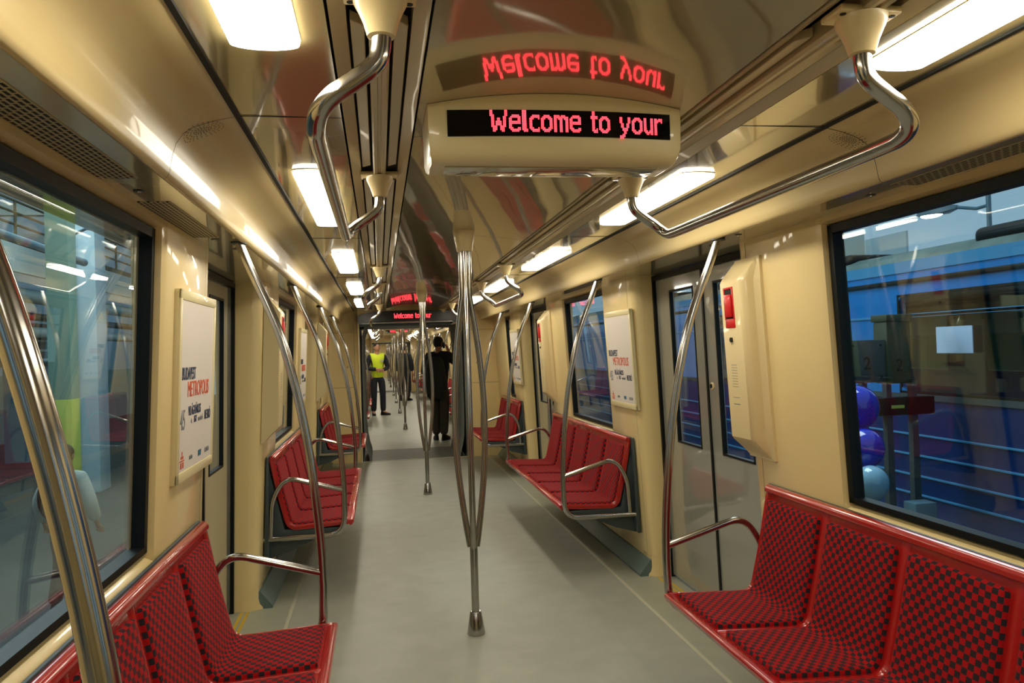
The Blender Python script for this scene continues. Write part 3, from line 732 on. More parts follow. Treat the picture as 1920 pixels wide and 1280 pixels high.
# ------------------------------------------------------------------ soffit and cove fittings
def vent(s, ya, yb, label):
    t = obj('air_vent', MB().box(min(s*1.035, s*1.125), max(s*1.035, s*1.125), ya, yb, 1.9485, 1.9510), 'perf', smooth=0); tag(t, label, 'vent', 'perforated soffit vents'); return t
vent(-1, .9, 2.02, 'long perforated air vent in the left soffit above the front window'); vent(-1, 2.32, 3.0, 'short perforated air vent in the left soffit beside the front window')
vent(1, 1.0, 2.05, 'long perforated air vent in the right soffit over the window top corner')
def latch(x, y, label):
    t = thing('soffit_latch', label, 'latch', (x, y, 1.9495), 0, 'small chrome latches in the soffit')
    obj('recess', MB().lathe([(.0, .001), (.014, .0), (.015, -.0015), (.0, -.0015)], (0, 0, 0), 18), 'slate', t); obj('button', MB().lathe([(.005, -.001), (.0045, -.006), (.0, -.007)], (0, 0, 0), 12), 'chrome', t)
latch(-1.075, 2.17, 'small chrome latch between the two left perforated vents'); latch(1.075, 2.2, 'small chrome latch in the right soffit over the big window')
latch(-1.06, 3.05, 'small chrome latch left of the first left grab pole top'); latch(-1.03, 3.32, 'second small chrome latch beside the first left grab pole top')
latch(1.06, 3.35, 'small chrome latch beside the right alarm box top'); latch(1.03, 3.02, 'small chrome latch near the first right grab pole top')
def speaker(s, y, label):
    t = thing('speaker_grille', label, 'speaker', (0, 0, 0), 0, 'dotted speaker grilles in the cove'); g = MB()
    for r, n in ((.004, 4), (.010, 8), (.016, 14), (.022, 18), (.032, 18), (.042, 22), (.052, 26)):
        for k in range(n):
            a = 2*PI*k/n; u = r*math.cos(a); w = r*math.sin(a)
            # cove slope between (.80, 2.08) and (.885, 2.00)
            tt = .5+w/.115; x = .803+.080*tt; z = 2.0785-.0765*tt-.0045*math.sin(PI*tt) if 0 else None
            P_ = [(.803, 2.095), (.850, 2.085), (.895, 2.070), (.920, 2.053), (.937, 2.028)]
            L_ = [0]
            for i in range(1, 5): L_.append(L_[-1]+math.hypot(P_[i][0]-P_[i-1][0], P_[i][1]-P_[i-1][1]))
            q = .083+w
            for i in range(4):
                if L_[i+1] >= q: break
            f_ = (q-L_[i])/(L_[i+1]-L_[i]); x = P_[i][0]+(P_[i+1][0]-P_[i][0])*f_; z = P_[i][1]+(P_[i+1][1]-P_[i][1])*f_
            e = .0016; dx_, dz_ = (P_[i+1][0]-P_[i][0])/(L_[i+1]-L_[i])*e, (P_[i+1][1]-P_[i][1])/(L_[i+1]-L_[i])*e; g.add([(s*(x-dx_), y+u-e, z-dz_-.0012), (s*(x-dx_), y+u+e, z-dz_-.0012), (s*(x+dx_), y+u+e, z+dz_-.0012), (s*(x+dx_), y+u-e, z+dz_-.0012)], [(0, 1, 2, 3)])
    obj('grille_holes', g, 'dark', t, smooth=0, merge=False)
speaker(1, 2.02, 'round dotted speaker grille in the right cove, framed by the foreground handrail'); speaker(-1, 2.03, 'round dotted speaker grille in the left cove')

# ------------------------------------------------------------------ outside: depot hall
M['ground'] = noisy(mat('dark depot concrete', (.05, .055, .055), .7), (.014, .026, .024), (.030, .046, .042), 1.5)
M['hall'] = noisy(mat('pale blue hall cladding', (.42, .56, .62), .6), (.38, .52, .60), (.47, .62, .66), .5, stretch=(1, 3, .2))
M['hallgreen'] = mat('pale green hall lining', (.22, .36, .30), .6)
M['pale'] = mat('pale painted steel', (.55, .62, .56), .5)
M['colgreen'] = mat('pale green painted column', (.34, .52, .40), .5)
M['colyellow'] = mat('yellow green painted column foot', (.50, .58, .10), .5)
M['pipeb'] = mat('blue grey pipe', (.10, .20, .26), .4)
M['trainblue'] = noisy(mat('bright blue train paint', (.01, .16, .50), .22, coat=.6), (.008, .15, .48), (.012, .19, .56), .8)
M['trainshade'] = mat('blue train paint darkened as shade', (.003, .024, .12), .3, coat=.5)  # train blue with the shade of the lower side put into its colour
M['trainroof'] = noisy(mat('dull green grey roof', (.10, .15, .13), .6), (.07, .11, .10), (.14, .19, .17), 3)
M['trainlip'] = mat('light blue trim', (.05, .24, .46), .35)
M['darkglass'] = mat('dark train window', (.012, .022, .018), .15, coat=.4)
M['teal'] = mat('teal cabin lining', (.05, .24, .17), .5)
M['paleteal'] = mat('pale cabin light panel', (.30, .45, .45), .5)
M['balloonblue'] = mat('dark blue balloon rubber', (.002, .030, .50), .12, coat=.8)
M['balloonpale'] = mat('pale blue balloon rubber', (.25, .45, .60), .15, coat=.8)
M['balloonred'] = mat('dull red balloon rubber', (.30, .02, .02), .2, coat=.5)
M['olive'] = mat('olive painted metal', (.045, .050, .020), .6)
M['sign'] = mat('grey signboard', (.075, .072, .066), .6)
M['floodglow'] = mat('lit floodlight glass', (.9, .9, .8), .4, emit=(.95, 1.0, .80), estr=14)
GZ = -1.12
struct(obj('ground', MB().box(-16, 16, -14, 60, GZ-.2, GZ), 'ground', smooth=0))
# left hall wall with panel seams, pipes and a gallery
hw = MB().box(-13.2, -13, -10, 58, GZ, 9); wl = struct(obj('wall_hall', hw, 'hall', smooth=0))
obj('lining', MB().box(-13, -12.94, -10, 58, GZ, 1.15), 'hallgreen', wl, smooth=0)
def column(x, y, w, label):
    t = thing('hall_column', label, 'column', (x, y, GZ))
    obj('shaft', MB().box(-w/2, w/2, -w/2, w/2, 2.1, 9.0), 'colgreen', t, bevel=.01); obj('painted_foot', MB().box(-w/2-.003, w/2+.003, -w/2-.003, w/2+.003, 0, 2.1), 'colyellow', t, bevel=.01)
column(-5.05, 12.35, .31, 'pale green hall column with yellow foot outside the left window')
t = thing('blue_column', 'pale blue steel column with drainpipe beside the green column', 'column', (-6.4, 17.2, GZ))
obj('shaft', MB().box(-.3, .3, -.3, .3, 0, 9), 'hall', t, bevel=.01); obj('drainpipe', MB().tube([(-.1, -.4, .3), (-.1, -.4, 5.2), (-.1, -.1, 5.4)], .05, 10), 'beige', t)
# gallery (high walkway with rails) along the left
g = thing('gallery_walkway', 'high railed walkway running along the hall outside the left window', 'walkway', (0, 0, 0))
obj('deck', MB().box(-9.2, -7.9, 2, 45, 4.05, 4.2), 'olive', g); obj('fascia_beam', MB().box(-7.95, -7.85, 2, 45, 3.45, 4.05), 'pale', g)
for z in (4.45, 4.7, 4.95): obj('rail', MB().tube([(-7.9, 2, z), (-7.9, 45, z)], .028, 8), 'olive', g)
for k in range(20): obj('rail_post', MB().tube([(-7.9, 3+k*2.1, 4.2), (-7.9, 3+k*2.1, 4.97)], .03, 8), 'olive', g)
for k, (x, z, r, m_, lab) in enumerate(((-8.2, 3.05, .16, 'pale', 'thick pale pipe under the walkway outside the left window'), (-8.4, 2.62, .09, 'olive', 'thin olive pipe under the thick pale pipe outside'), (-8.6, 2.28, .13, 'pale', 'lower pale pipe along the hall outside the left window'))):
    tag(obj('hall_pipe', MB().tube([(x, 2, z), (x, 45, z)], r, 14), m_), lab, 'pipe')
tag(obj('bent_duct', MB().tube(rounded([(-6.2, 11.2, 2.0), (-6.2, 11.2, 3.7), (-6.2, 11.9, 3.95), (-6.2, 12.8, 3.55), (-6.2, 16.6, 3.5)], .3, 6), .075, 12), 'pipeb'), 'bent blue grey duct outside at the left picture edge', 'duct')
t = thing('hall_machine', 'dark equipment unit with slats standing far outside the left window', 'machine', (-10.0, 23.5, 0))
obj('cabinet', MB().box(-.6, .6, -1.2, 1.2, 1.45, 2.6), 'slate', t, bevel=.03)
for k in range(4): obj('slat', MB().box(.6, .63, -1.1, 1.1, 1.6+k*.25, 1.66+k*.25), 'pale', t)
obj('stand', MB().box(-.4, .4, -.8, .8, GZ, 1.45), 'pipeb', t)
# horizontal steel rafters under the hall roof
for k, y in enumerate((13.5, 20.5, 28)):
    tag(obj('roof_rafter', MB().box(-13, -5.2, y, y+.25, 4.75+k*.4, 5.05+k*.4), 'pale'), ['nearest', 'middle', 'farthest'][k]+' pale roof rafter crossing above the walkway outside', 'beam', 'pale roof rafters')
def flood(loc, rz, label, s=1.0):
    t = thing('floodlight', label, 'lamp', loc, rz)
    obj('housing', MB().add([(x*s, y*s, z*s) for x, y, z in ((-.28, -.1, 0), (-.28, .1, 0), (-.22, .08, .13), (-.22, -.08, .13), (.25, -.14, -.02), (.25, .14, -.02), (.2, .1, .16), (.2, -.1, .16), (.5, -.04, .02), (.5, .04, .02), (.5, .03, .09), (.5, -.03, .09))],
        [(0, 1, 2, 3), (0, 4, 5, 1), (3, 2, 6, 7), (0, 3, 7, 4), (1, 5, 6, 2), (4, 8, 9, 5), (7, 6, 10, 11), (4, 7, 11, 8), (5, 9, 10, 6), (8, 11, 10, 9)]), 'pipeb', t, bevel=.012)
    obj('lit_glass', MB().ellipsoid((-.02*s, 0, -.012*s), (.22*s, .10*s, .05*s), 18, 10), 'floodglow', t)
    obj('arm', MB().tube([(.48*s, 0, .05*s), (.85*s, 0, -.04*s), (1.05*s, 0, -.02*s)], .03*s, 8), 'pipeb', t)
    return t
f1 = flood((9.3, 12.25, 3.66), math.radians(-75), 'lit street-type floodlight on an arm outside the right window', .95)
obj('post', MB().tube([(1.02, 0, GZ-3.66), (1.02, 0, .42)], .04, 10), 'pipeb', f1)
f2 = flood((-5.15, 14.6, 3.85), math.radians(150), 'lit floodlight near the top right corner of the left window', .9)
obj('post', MB().tube([(.96, 0, GZ-3.85), (.96, 0, .3)], .05, 10), 'pipeb', f2)
# blue train on the next track
t = thing('blue_train', 'bright blue metro train standing on the next track outside the right window', 'train', (0, 0, 0))
YA, YB = 1.0, 26.0
obj('roof', MB().prism_y([(6.0, 2.42), (6.10, 2.52), (6.30, 2.60), (6.7, 2.66), (7.35, 2.68), (8.0, 2.66), (8.6, 2.55), (8.75, 2.42)], YA, YB), 'trainroof', t, smooth=50)
body = MB()
wins = []
yy = 24.6
open_ = [(4.1, 6.28), (6.55, 8.80), (9.85, 12.1), (12.4, 14.7), (16.6, 18.9), (19.2, 21.5)]
ed = [YA]+[v for w in open_ for v in w]+[YB]
for i in range(0, len(ed), 2): body.box(6.0, 6.12, ed[i], ed[i+1], .80, 2.03)
body.box(6.0, 6.12, YA, YB, 2.03, 2.44)
obj('upper_side', body, 'trainblue', t, bevel=0, smooth=0)
obj('lower_side', MB().box(6.0, 6.12, YA, YB, -.85, .80), 'trainshade', t, smooth=0)
obj('far_side', MB().box(8.62, 8.75, YA, YB, -.85, 2.44), 'trainshade', t, smooth=0)
obj('cabin_floor', MB().box(6.1, 8.63, YA, YB, -.02, .06), 'slate', t, smooth=0)
obj('gutter', MB().box(5.965, 6.0, YA, YB, 2.16, 2.215), 'black', t, bevel=.008)
obj('eave_band', MB().box(5.985, 6.0, YA, YB, 2.30, 2.44), 'trainlip', t)
obj('belt_line', MB().box(5.985, 6.0, YA, YB, 1.745, 1.775), 'trainlip', t)
obj('sill_band', MB().box(5.98, 6.0, YA, YB, .73, .80), 'slate', t)
for z in (.30, .05, -.20, -.43, -.67): obj('side_rib', MB().box(5.975, 6.0, YA, YB, z-.012, z+.012), 'trainlip', t, bevel=.004)
for (a, b) in open_:
    w = obj('side_window', MB().box(6.03, 6.04, a, b, .80, 2.03), M['darkglass'] if False else 'doorglass', t, smooth=0)
    c_ = .16; fr = MB()
    for (yc_, zc_, sy, sz) in ((a, .8, 1, 1), (b, .8, -1, 1), (a, 2.03, 1, -1), (b, 2.03, -1, -1)):
        pts = [(6.002, yc_, zc_)]+[(6.002, yc_+sy*c_*(1-math.sin(k*PI/12)), zc_+sz*c_*(1-math.cos(k*PI/12))) for k in range(7)]
        fr.prism(pts, (.09, 0, 0))
    obj('window_corner', fr, 'trainblue', w, smooth=0, merge=False)
    q = MB()
    for (u0, u1, v0, v1) in ((a, b, .80, .83), (a, b, 2.0, 2.03), (a, a+.03, .8, 2.03), (b-.03, b, .8, 2.03)): q.box(5.997, 6.02, u0, u1, v0, v1)
    obj('rubber_gasket', q, 'black', w, smooth=0)
    obj('mullion', MB().box(5.985, 6.03, a, b, 1.74, 1.785), 'trainlip', w)
# far-side windows of the train, seen through it
for k in range(13):
    y = 2.4+k*1.75; o = obj('far_window', MB().box(8.60, 8.615, y, y+.9, .95, 1.85), 'paleteal', t, bevel=.004); obj('window_shade', MB().box(8.592, 8.60, y+.02, y+.88, .97, 1.52), 'teal', o)
for k in range(6):
    y = 3.2+k*3.4; obj('roof_vent', MB().box(6.16, 7.0, y, y+1.1, 2.50, 2.70), 'black', t, bevel=.08, seg=3)
for k in range(5):
    obj('bogie', MB().box(6.3, 8.4, 2+k*5, 4+k*5, GZ, -.85), 'black', t, bevel=.03)
tag(obj('paper_notice', MB().box(5.965, 5.975, 7.52, 8.08, 1.30, 1.605), mat('white blue notice', (.45, .60, .80), .6), smooth=0), 'blank pale sheet taped on the blue train window', 'notice')
# numbered stand
t = thing('track_marker', 'grey track marker stand with black figure 2 beside the balloons', 'sign', (4.9, 7.9, 0), 0)
R2_ = Matrix.Rotation(PI/2, 4, 'X')
obj('board', MB().box(-.205, .255, -.02, .02, 1.0, 1.48), 'sign', t, bevel=.006)
obj('side_box', MB().box(.26, .56, -.05, .20, .98, 1.68), 'olive', t, bevel=.02)
obj('cap', MB().box(.25, .57, -.07, .22, 1.68, 1.76), 'olive', t, bevel=.01)
obj('crossbeam', MB().box(-.55, .85, -.03, .12, .62, .82), 'black', t, bevel=.01)
obj('reflector', MB().box(.30, .46, -.035, -.03, .70, .735), 'colyellow', t)
for q in (-.35, .0, .30, .62): obj('leg', MB().prism([(q-.05, 0, GZ), (q+.05, 0, GZ), (q+.03, 0, 1.0), (q-.03, 0, 1.0)], (0, .08, 0)), 'slate', t)
for u, w in ((.03, 1.15), (.41, 1.12)): text_mesh('2', .20, .9, 'black', t, Vector((u-.05, -.024 if u < .1 else -.054, w)), R2_, 'numeral', bold=.002)
for u in (-.14, .20):
    for w in (1.06, 1.42): obj('bolt', MB().lathe([(.012, -.026), (.012, -.02)], (u, 0, w), 8, 'y'), 'black', t)
t = thing('metal_box', 'small blue grey metal box on the ground beyond the marker legs', 'box', (5.3, 7.6, 0)); obj('case', MB().box(-.12, .14, -.1, .1, -.62, -.30), 'pipeb', t, bevel=.01); obj('support', MB().box(-.04, .06, -.05, .05, GZ, -.62), 'pipeb', t)
def balloon(loc, r, m_, label):
    t = thing('balloon', label, 'balloon', loc, 0, 'balloons on strings'); n = 26
    prof = [(.0, -1.28), (.05, -1.27), (.035, -1.20), (.10, -1.13)]+[(math.sin(q)*(1 if q < PI/2 else 1), math.cos(q)*(1.0 if q < PI/2 else 1.12)) for q in [PI*(1-k/16) for k in range(1, 16)]]+[(.0, 1.0)]
    obj('skin', MB().lathe([(a*r, b*r) for a, b in prof], (0, 0, 0), n), m_, t, smooth=60)
    obj('string', MB().tube([(0, 0, -1.26*r), (.02, .01, -r*2), (-.01, 0, GZ-loc[2])], .004, 6), 'white', t)
balloon((4.25, 7.08, .82), .21, 'balloonblue', 'dark blue balloon, upper one at the right window corner')
balloon((4.11, 6.78, .45), .185, 'balloonblue', 'dark blue balloon below the upper one at the right window')
balloon((3.98, 6.50, .17), .155, 'balloonpale', 'pale blue balloon, lowest at the right window corner')
balloon((4.00, 6.95, .18), .12, 'balloonpale', 'pale blue balloon partly behind the dark blue ones')
balloon((-2.28, 3.63, .42), .13, 'balloonred', 'dull red balloon outside at the lower left picture edge')
t = thing('white_cabin', 'white rectangular cabin on a mast behind the blue train, top left of the window', 'cabin', (9.6, 15.3, 0))
obj('mast', MB().box(-.25, .25, -.3, .3, GZ, 3.75), 'pale', t, bevel=.02); obj('side_panel', MB().box(.25, .30, -1.6, -.3, 3.0, 3.6), 'hall', t)
for nm, loc, rot, e_, sz in (('added_hall_fill', (3.2, 8.5, 6.5), (0, math.radians(38), 0), 430, 4), ('added_hall_fill', (-5.5, 13, 8.3), (0, math.radians(-25), 0), 950, 6)):  # unseen fill lights, added to brighten the train side and the left hall
    ld = bpy.data.lights.new(nm, 'AREA'); ld.energy = e_; ld.size = sz; ld.color = (.82, .94, 1.0); lo = bpy.data.objects.new(nm, ld); C.objects.link(lo); lo.location = loc; lo.rotation_euler = rot

# ------------------------------------------------------------------ people
M['skin'] = mat('skin', (.46, .24, .15), .5, spec=.3)
M['hair'] = mat('dark hair', (.012, .010, .009), .6)
M['navycloth'] = mat('black navy cloth', (.008, .011, .020), .8)
M['hivis'] = mat('fluorescent yellow vest', (.62, .80, .02), .6)
M['trouser'] = mat('dark brown grey trousers', (.045, .042, .034), .85)
M['shoe'] = mat('black shoe leather', (.006, .006, .007), .4)
M['reflect'] = mat('grey reflective band', (.45, .46, .44), .4)
M['whitejacket'] = mat('white jacket cloth', (.58, .60, .52), .8)
def skin_mesh(name, pts, edges, m_, parent, sub=2):
    """pts: {key: (pos, rx, ry)}"""
    keys = list(pts); me = bpy.data.meshes.new(name); me.from_pydata([pts[k][0] for k in keys], [(keys.index(a), keys.index(b)) for a, b in edges], [])
    o = bpy.data.objects.new(name, me); C.objects.link(o)
    o.modifiers.new('s', 'SKIN'); sv = me.skin_vertices[0].data
    for i, k in enumerate(keys): sv[i].radius = pts[k][1:3]; sv[i].use_root = (i == 0)
    ss = o.modifiers.new('u', 'SUBSURF'); ss.levels = sub; ss.render_levels = sub
    dg = bpy.context.evaluated_depsgraph_get(); nm = bpy.data.meshes.new_from_object(o.evaluated_get(dg)); bpy.data.objects.remove(o)
    for p in nm.polygons: p.use_smooth = True
    nm.materials.clear(); nm.materials.append(M[m_]); r = bpy.data.objects.new(name, nm); C.objects.link(r); r.parent = parent; return r
def lerp3(a, b, t): return tuple(a[i]+(b[i]-a[i])*t for i in range(3))
def person(label, loc, rz, J, tops, legs='navycloth', hair=True, scale=1.0, faceturn=0.0):
    """figure faces -y; J: joints"""
    t = thing('person', label, 'person', loc, rz); t.scale = (scale,)*3
    P = {'pelvis': (J['pelvis'], .105, .08), 'waist': (J['waist'], .10, .075), 'chest': (J['chest'], .14, .085), 'neckb': (J['neckb'], .06, .06), 'neck': (J['neck'], .052, .055), 'head': (J['head'], .066, .08), 'crown': (J['crown'], .055, .06)}
    E_ = [('pelvis', 'waist'), ('waist', 'chest'), ('chest', 'neckb'), ('neckb', 'neck'), ('neck', 'head'), ('head', 'crown')]
    for q in 'LR':
        P.update({'sh'+q: (J['sh'+q], .055, .055), 'el'+q: (J['el'+q], .040, .040), 'wr'+q: (J['wr'+q], .026, .026), 'hip'+q: (J['hip'+q], .068, .068), 'kn'+q: (J['kn'+q], .052, .052), 'an'+q: (J['an'+q], .038, .038), 'toe'+q: (J['toe'+q], .032, .024)})
        E_ += [('chest', 'sh'+q), ('sh'+q, 'el'+q), ('el'+q, 'wr'+q), ('pelvis', 'hip'+q), ('hip'+q, 'kn'+q), ('kn'+q, 'an'+q), ('an'+q, 'toe'+q)]
        w = Vector(J['wr'+q]); d = (w-Vector(J['el'+q])).normalized(); hd = Vector(J.get('hd'+q, d)).normalized(); s_ = Vector(J.get('hs'+q, (1, 0, 0))).normalized()
        palm = w+hd*.055; P['pa'+q] = (tuple(palm), .030, .020); E_.append(('wr'+q, 'pa'+q))
        curl = Vector(J.get('hc'+q, (0, -1, 0))).normalized()
        for k, (off, ln) in enumerate(((-.030, .062), (-.010, .072), (.010, .068), (.029, .052))):
            b_ = palm+hd*.035+s_*off; P['f%d%s' % (k, q)] = (tuple(b_), .0095, .0095); tip = b_+hd*ln*.5+curl*ln*.1; P['g%d%s' % (k, q)] = (tuple(tip), .0085, .0085)
            e2 = tip+hd*ln*.25+curl*ln*.45; P['h%d%s' % (k, q)] = (tuple(e2), .0075, .0075); E_ += [('pa'+q, 'f%d%s' % (k, q)), ('f%d%s' % (k, q), 'g%d%s' % (k, q)), ('g%d%s' % (k, q), 'h%d%s' % (k, q))]
        th = palm-s_*.034; P['t0'+q] = (tuple(th), .011, .011); P['t1'+q] = (tuple(th+hd*.035-s_*.012+curl*.015), .0095, .0095); E_ += [('pa'+q, 't0'+q), ('t0'+q, 't1'+q)]
    body = skin_mesh('body', P, E_, 'skin', t, 2)
    h = Vector(J['head']); 
    Rf = Matrix.Rotation(faceturn, 4, 'Z')
    def hp(x, y, z): return h+(Rf @ Vector((x, y, z)))
    hm = MB().ellipsoid((0, 0, 0), (.074, .093, .112), 24, 16)
    hm.v = [tuple(hp(x*(1-.18*max(0, -z/.11)), y-.004, z+.02)) for x, y, z in hm.v]
    nose = MB().add([tuple(hp(*p)) for p in ((-.014, -.088, -.008), (.014, -.088, -.008), (0, -.112, -.010), (0, -.094, .03), (0, -.088, -.02))], [(0, 2, 3), (2, 1, 3), (0, 4, 2), (4, 1, 2)])
    for q in (-1, 1):
        ear = MB().ellipsoid(tuple(hp(q*.076, .008, .008)), (.012, .018, .03), 10, 8); hm.add(ear.v, ear.f)
    hm.add(nose.v, nose.f)
    # head and body share one mesh
    me = bpy.data.meshes.new('x'); me.from_pydata(hm.v, [], hm.f); bm = bmesh.new(); bm.from_mesh(body.data); bm.from_mesh(me); bmesh.ops.recalc_face_normals(bm, faces=bm.faces); bm.to_mesh(body.data); bm.free()
    for p in body.data.polygons: p.use_smooth = True
    for q in (-1, 1):
        obj('eye', MB().ellipsoid(tuple(hp(q*.028, -.086, .025)), (.011, .006, .006), 10, 6), 'white', body); obj('iris', MB().ellipsoid(tuple(hp(q*.028, -.0905, .025)), (.0045, .003, .0045), 8, 6), 'hair', body)
        obj('eyebrow', MB().tube([tuple(hp(q*.014, -.092, .044)), tuple(hp(q*.030, -.091, .048)), tuple(hp(q*.044, -.082, .043))], .0035, 6), 'hair', body)
    obj('mouth', MB().tube([tuple(hp(-.020, -.083, -.038)), tuple(hp(0, -.090, -.036)), tuple(hp(.020, -.083, -.038))], .004, 6), mat('lips', (.30, .10, .07), .5), body)
    hr = MB().ellipsoid((0, 0, 0), (.083, .102, .105), 24, 14)
    hr.v = [tuple(hp(x, (y if y > -.055 else -.055-(abs(y)-.055)*.9)+.010, max(z, -.095 if y > 0 else .010 if y > -.03 else .026)+.036)) for x, y, z in hr.v]
    obj('hair', hr, 'hair', body)
    # trousers
    T = {'pelvis': (J['pelvis'], .150, .118), 'belt': (lerp3(J['pelvis'], J['waist'], .45), .140, .108)}; E2 = [('pelvis', 'belt')]
    for q in 'LR':
        T.update({'hip'+q: (J['hip'+q], .105, .105), 'kn'+q: (J['kn'+q], .082, .082), 'an'+q: (lerp3(J['kn'+q], J['an'+q], 1.03), .066, .075)}); E2 += [('pelvis', 'hip'+q), ('hip'+q, 'kn'+q), ('kn'+q, 'an'+q)]
    skin_mesh('trousers', T, E2, legs, body, 2)
    for q in 'LR':
        a = Vector(J['an'+q]); d = Vector(J['toe'+q])-a; d.z = 0; d.normalize(); u = d.cross(Vector((0, 0, 1)))
        out = []; n = 20
        for k in range(n):
            w = 2*PI*k/n; l = .145*math.cos(w)+.065; out.append(d*l+u*(.046+.006*math.cos(w))*math.sin(w))
        mb = MB(); rings = [(0, 1), (.03, 1.03), (.055, .93)]; v = []
        for z, k_ in rings: v += [tuple(Vector((a.x, a.y, z))+p*k_) for p in out]
        for p in out:
            l = p.dot(d); v.append(tuple(Vector((a.x, a.y, .055+.055*max(0, min(1, (.10-l)/.10))))+d*(l*.78)+(p-d*l)*.75))
        mb.add(v, [(j*n+i, j*n+(i+1) % n, (j+1)*n+(i+1) % n, (j+1)*n+i) for j in range(3) for i in range(n)]+[tuple(range(n)), tuple(range(3*n, 4*n))])
        obj('shoe', mb, 'shoe', body, smooth=50)
    for nm, m_, gr, sleeves, low in tops:
        wv = J['waist']; pv = lerp3(J['pelvis'], J['waist'], low)
        T = {'hem': (pv, .155+gr, .118+gr), 'waist': (wv, .142+gr, .108+gr), 'chest': (J['chest'], .178+gr, .120+gr), 'neckb': (lerp3(J['neckb'], J['neck'], .25), .068+gr*.5, .070+gr*.5)}; E2 = [('hem', 'waist'), ('waist', 'chest'), ('chest', 'neckb')]
        for q in 'LR':
            if sleeves:
                T.update({'sh'+q: (J['sh'+q], .075+gr, .075+gr), 'el'+q: (J['el'+q], .060+gr, .060+gr), 'wr'+q: (lerp3(J['el'+q], J['wr'+q], .93), .043+gr, .043+gr)}); E2 += [('chest', 'sh'+q), ('sh'+q, 'el'+q), ('el'+q, 'wr'+q)]
            else:
                T['sh'+q] = (lerp3(J['neckb'], J['sh'+q], .80), .050+gr, .085+gr); E2.append(('neckb', 'sh'+q))
        skin_mesh(nm, T, E2, m_, body, 2)
    return t, body
def stand(**k):
    J = dict(pelvis=(0, 0, .95), waist=(0, 0, 1.10), chest=(0, 0, 1.33), neckb=(0, .0, 1.47), neck=(0, -.005, 1.54), head=(0, -.02, 1.63), crown=(0, -.01, 1.69),
             shL=(.185, 0, 1.42), shR=(-.185, 0, 1.42), elL=(.25, 0, 1.14), elR=(-.25, 0, 1.14), wrL=(.25, -.05, .90), wrR=(-.25, -.05, .90),
             hipL=(.095, 0, .90), hipR=(-.095, 0, .90), knL=(.12, -.01, .50), knR=(-.12, -.01, .50), anL=(.13, .03, .09), anR=(-.13, .03, .09), toeL=(.15, -.13, .03), toeR=(-.15, -.13, .03))
    J.update(k); return J
# steward with clasped hands, facing the camera
J = stand(elL=(.265, .0, 1.15), elR=(-.265, .0, 1.15), wrL=(.085, -.20, 1.10), wrR=(-.03, -.20, 1.12), hdL=(-1, -.25, 0), hdR=(1, -.15, -.25), hsL=(0, 0, 1), hsR=(0, 0, -1), hcL=(-.2, .9, -.2), hcR=(.2, -.3, -1),
          anL=(.11, -.03, .09), toeL=(.22, -.15, .03), knL=(.11, -.03, .5), knR=(-.10, 0, .5), anR=(-.11, .05, .09), toeR=(-.13, -.10, .03))
t, b = person('man in a fluorescent yellow vest and black clothes standing with clasped hands beyond the gangway', (-.52, 19.2, 0), math.radians(12), J, [('jacket', 'navycloth', .0, True, -.5), ('vest', 'hivis', .016, False, -.75)], faceturn=math.radians(8), scale=1.0)
obj('reflective_band', MB().lathe([(.1, -.02), (.1, .02)], (0, 0, 0), 24), 'reflect', b).scale = (0, 0, 0)
bd = bpy.data.objects[[o.name for o in b.children if o.name.startswith('reflective_band')][0]]; bpy.data.objects.remove(bd)
obj('chest_badge', MB().box(.05, .12, -.148, -.140, 1.30, 1.35), 'reflect', b); obj('sleeve_patch', MB().ellipsoid((-.292, -.03, 1.28), (.008, .02, .02), 10, 8), 'white', b)
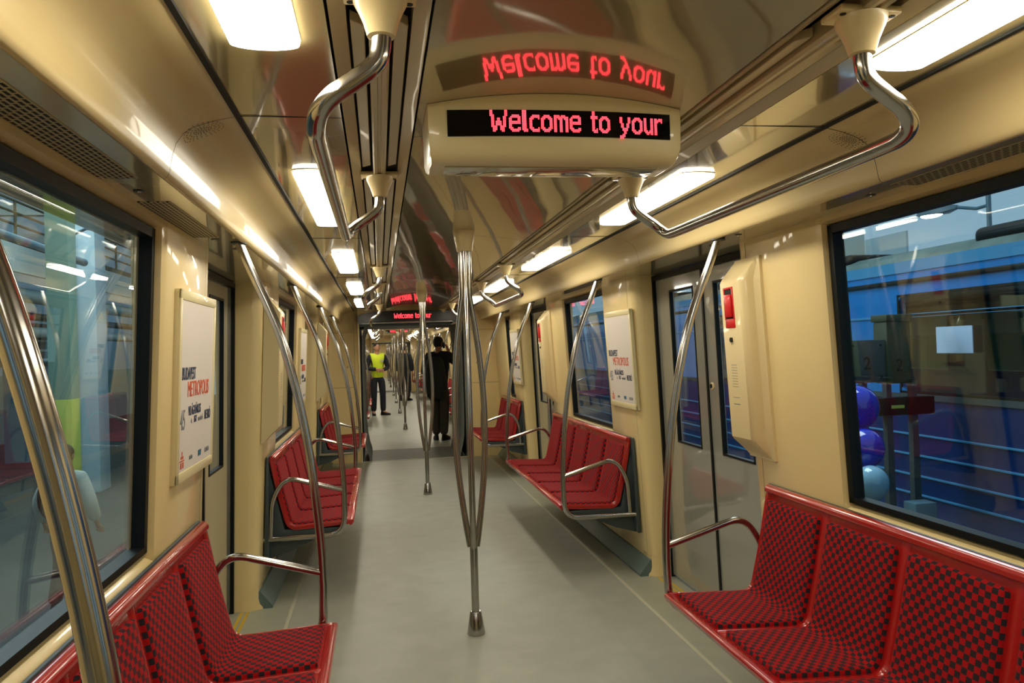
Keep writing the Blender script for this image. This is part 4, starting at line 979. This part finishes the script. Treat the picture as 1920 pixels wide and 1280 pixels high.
# man with a phone and a rucksack, seen from behind
J = stand(elL=(.25, .06, 1.16), wrL=(.16, -.12, 1.02), elR=(-.33, -.15, 1.27), wrR=(-.135, -.13, 1.50), hdR=(.35, .1, 1), hsR=(0, 1, 0), hcR=(1, 0, .2), pelvis=(0, 0, .96), toeL=(.17, -.15, .03), anR=(-.07, .03, .09), anL=(.08, .0, .09), knR=(-.08, -.01, .5), knL=(.09, -.02, .5), toeR=(-.08, -.14, .03))
t, b = person('man in a dark jacket seen from behind, holding a phone to his ear', (.53, 13.2, 0), math.radians(180-28), J, [('jacket', 'navycloth', .022, True, -.45)], legs='trouser', faceturn=math.radians(-18))
obj('mobile_phone', MB().box(-.100, -.087, -.06, .02, 1.56, 1.66), 'black', b, bevel=.004)
t = thing('rucksack', 'long dark rucksack hanging on the back of the man with the phone', 'bag', (.53, 13.2, 0), math.radians(180-28))
sk = MB()
for z, wx, wy in ((.72, .11, .06), (.76, .15, .09), (.95, .17, .115), (1.2, .165, .11), (1.36, .14, .085), (1.42, .09, .05)):
    n = 20; sk.v += [(-.05+wx*math.copysign(abs(math.cos(2*PI*k/n))**.7, math.cos(2*PI*k/n)), .262+wy*math.copysign(abs(math.sin(2*PI*k/n))**.7, math.sin(2*PI*k/n)), z) for k in range(20)]
sk.f = [(j*20+i, j*20+(i+1) % 20, (j+1)*20+(i+1) % 20, (j+1)*20+i) for j in range(5) for i in range(20)]+[tuple(range(20)), tuple(range(100, 120))]
M['ruck'] = mat('dark grey green rucksack fabric', (.014, .020, .018), .8)
obj('sack', sk, 'ruck', t, smooth=60); obj('side_pocket', MB().ellipsoid((-.20, .24, .98), (.05, .08, .13), 14, 10), 'ruck', t); obj('strap', MB().tube(catmull([(.07, .20, 1.40), (.12, .08, 1.49), (.13, -.10, 1.40), (.11, -.15, 1.2)], 5), .016, 8), 'ruck', t)
# dark figure further down the train
J = stand()
person('person in black standing far along the train behind the centre poles', (.30, 24.6, 0), math.radians(150), J, [('coat', 'navycloth', .03, True, -.8)])
# passer-by outside
J = stand(shL=(.165, 0, 1.40), shR=(-.165, 0, 1.40), elR=(-.27, .03, 1.15), elL=(.27, .03, 1.15), wrR=(-.28, -.08, .92), wrL=(.28, -.08, .92), knL=(.13, -.12, .52), anR=(-.13, .14, .09), toeR=(-.14, .0, .03))
t, b = person('person in a pale jacket seen from behind through the left window', (-3.78, 8.9, GZ), math.radians(170), J, [('jacket', 'whitejacket', .02, True, -.2)], legs='navycloth')
t = thing('backpack', 'dark backpack worn by the person outside the left window', 'bag', (-3.78, 8.9, GZ), math.radians(170)); obj('pack', MB().ellipsoid((0, .22, 1.24), (.16, .10, .24), 18, 12), 'ruck', t)
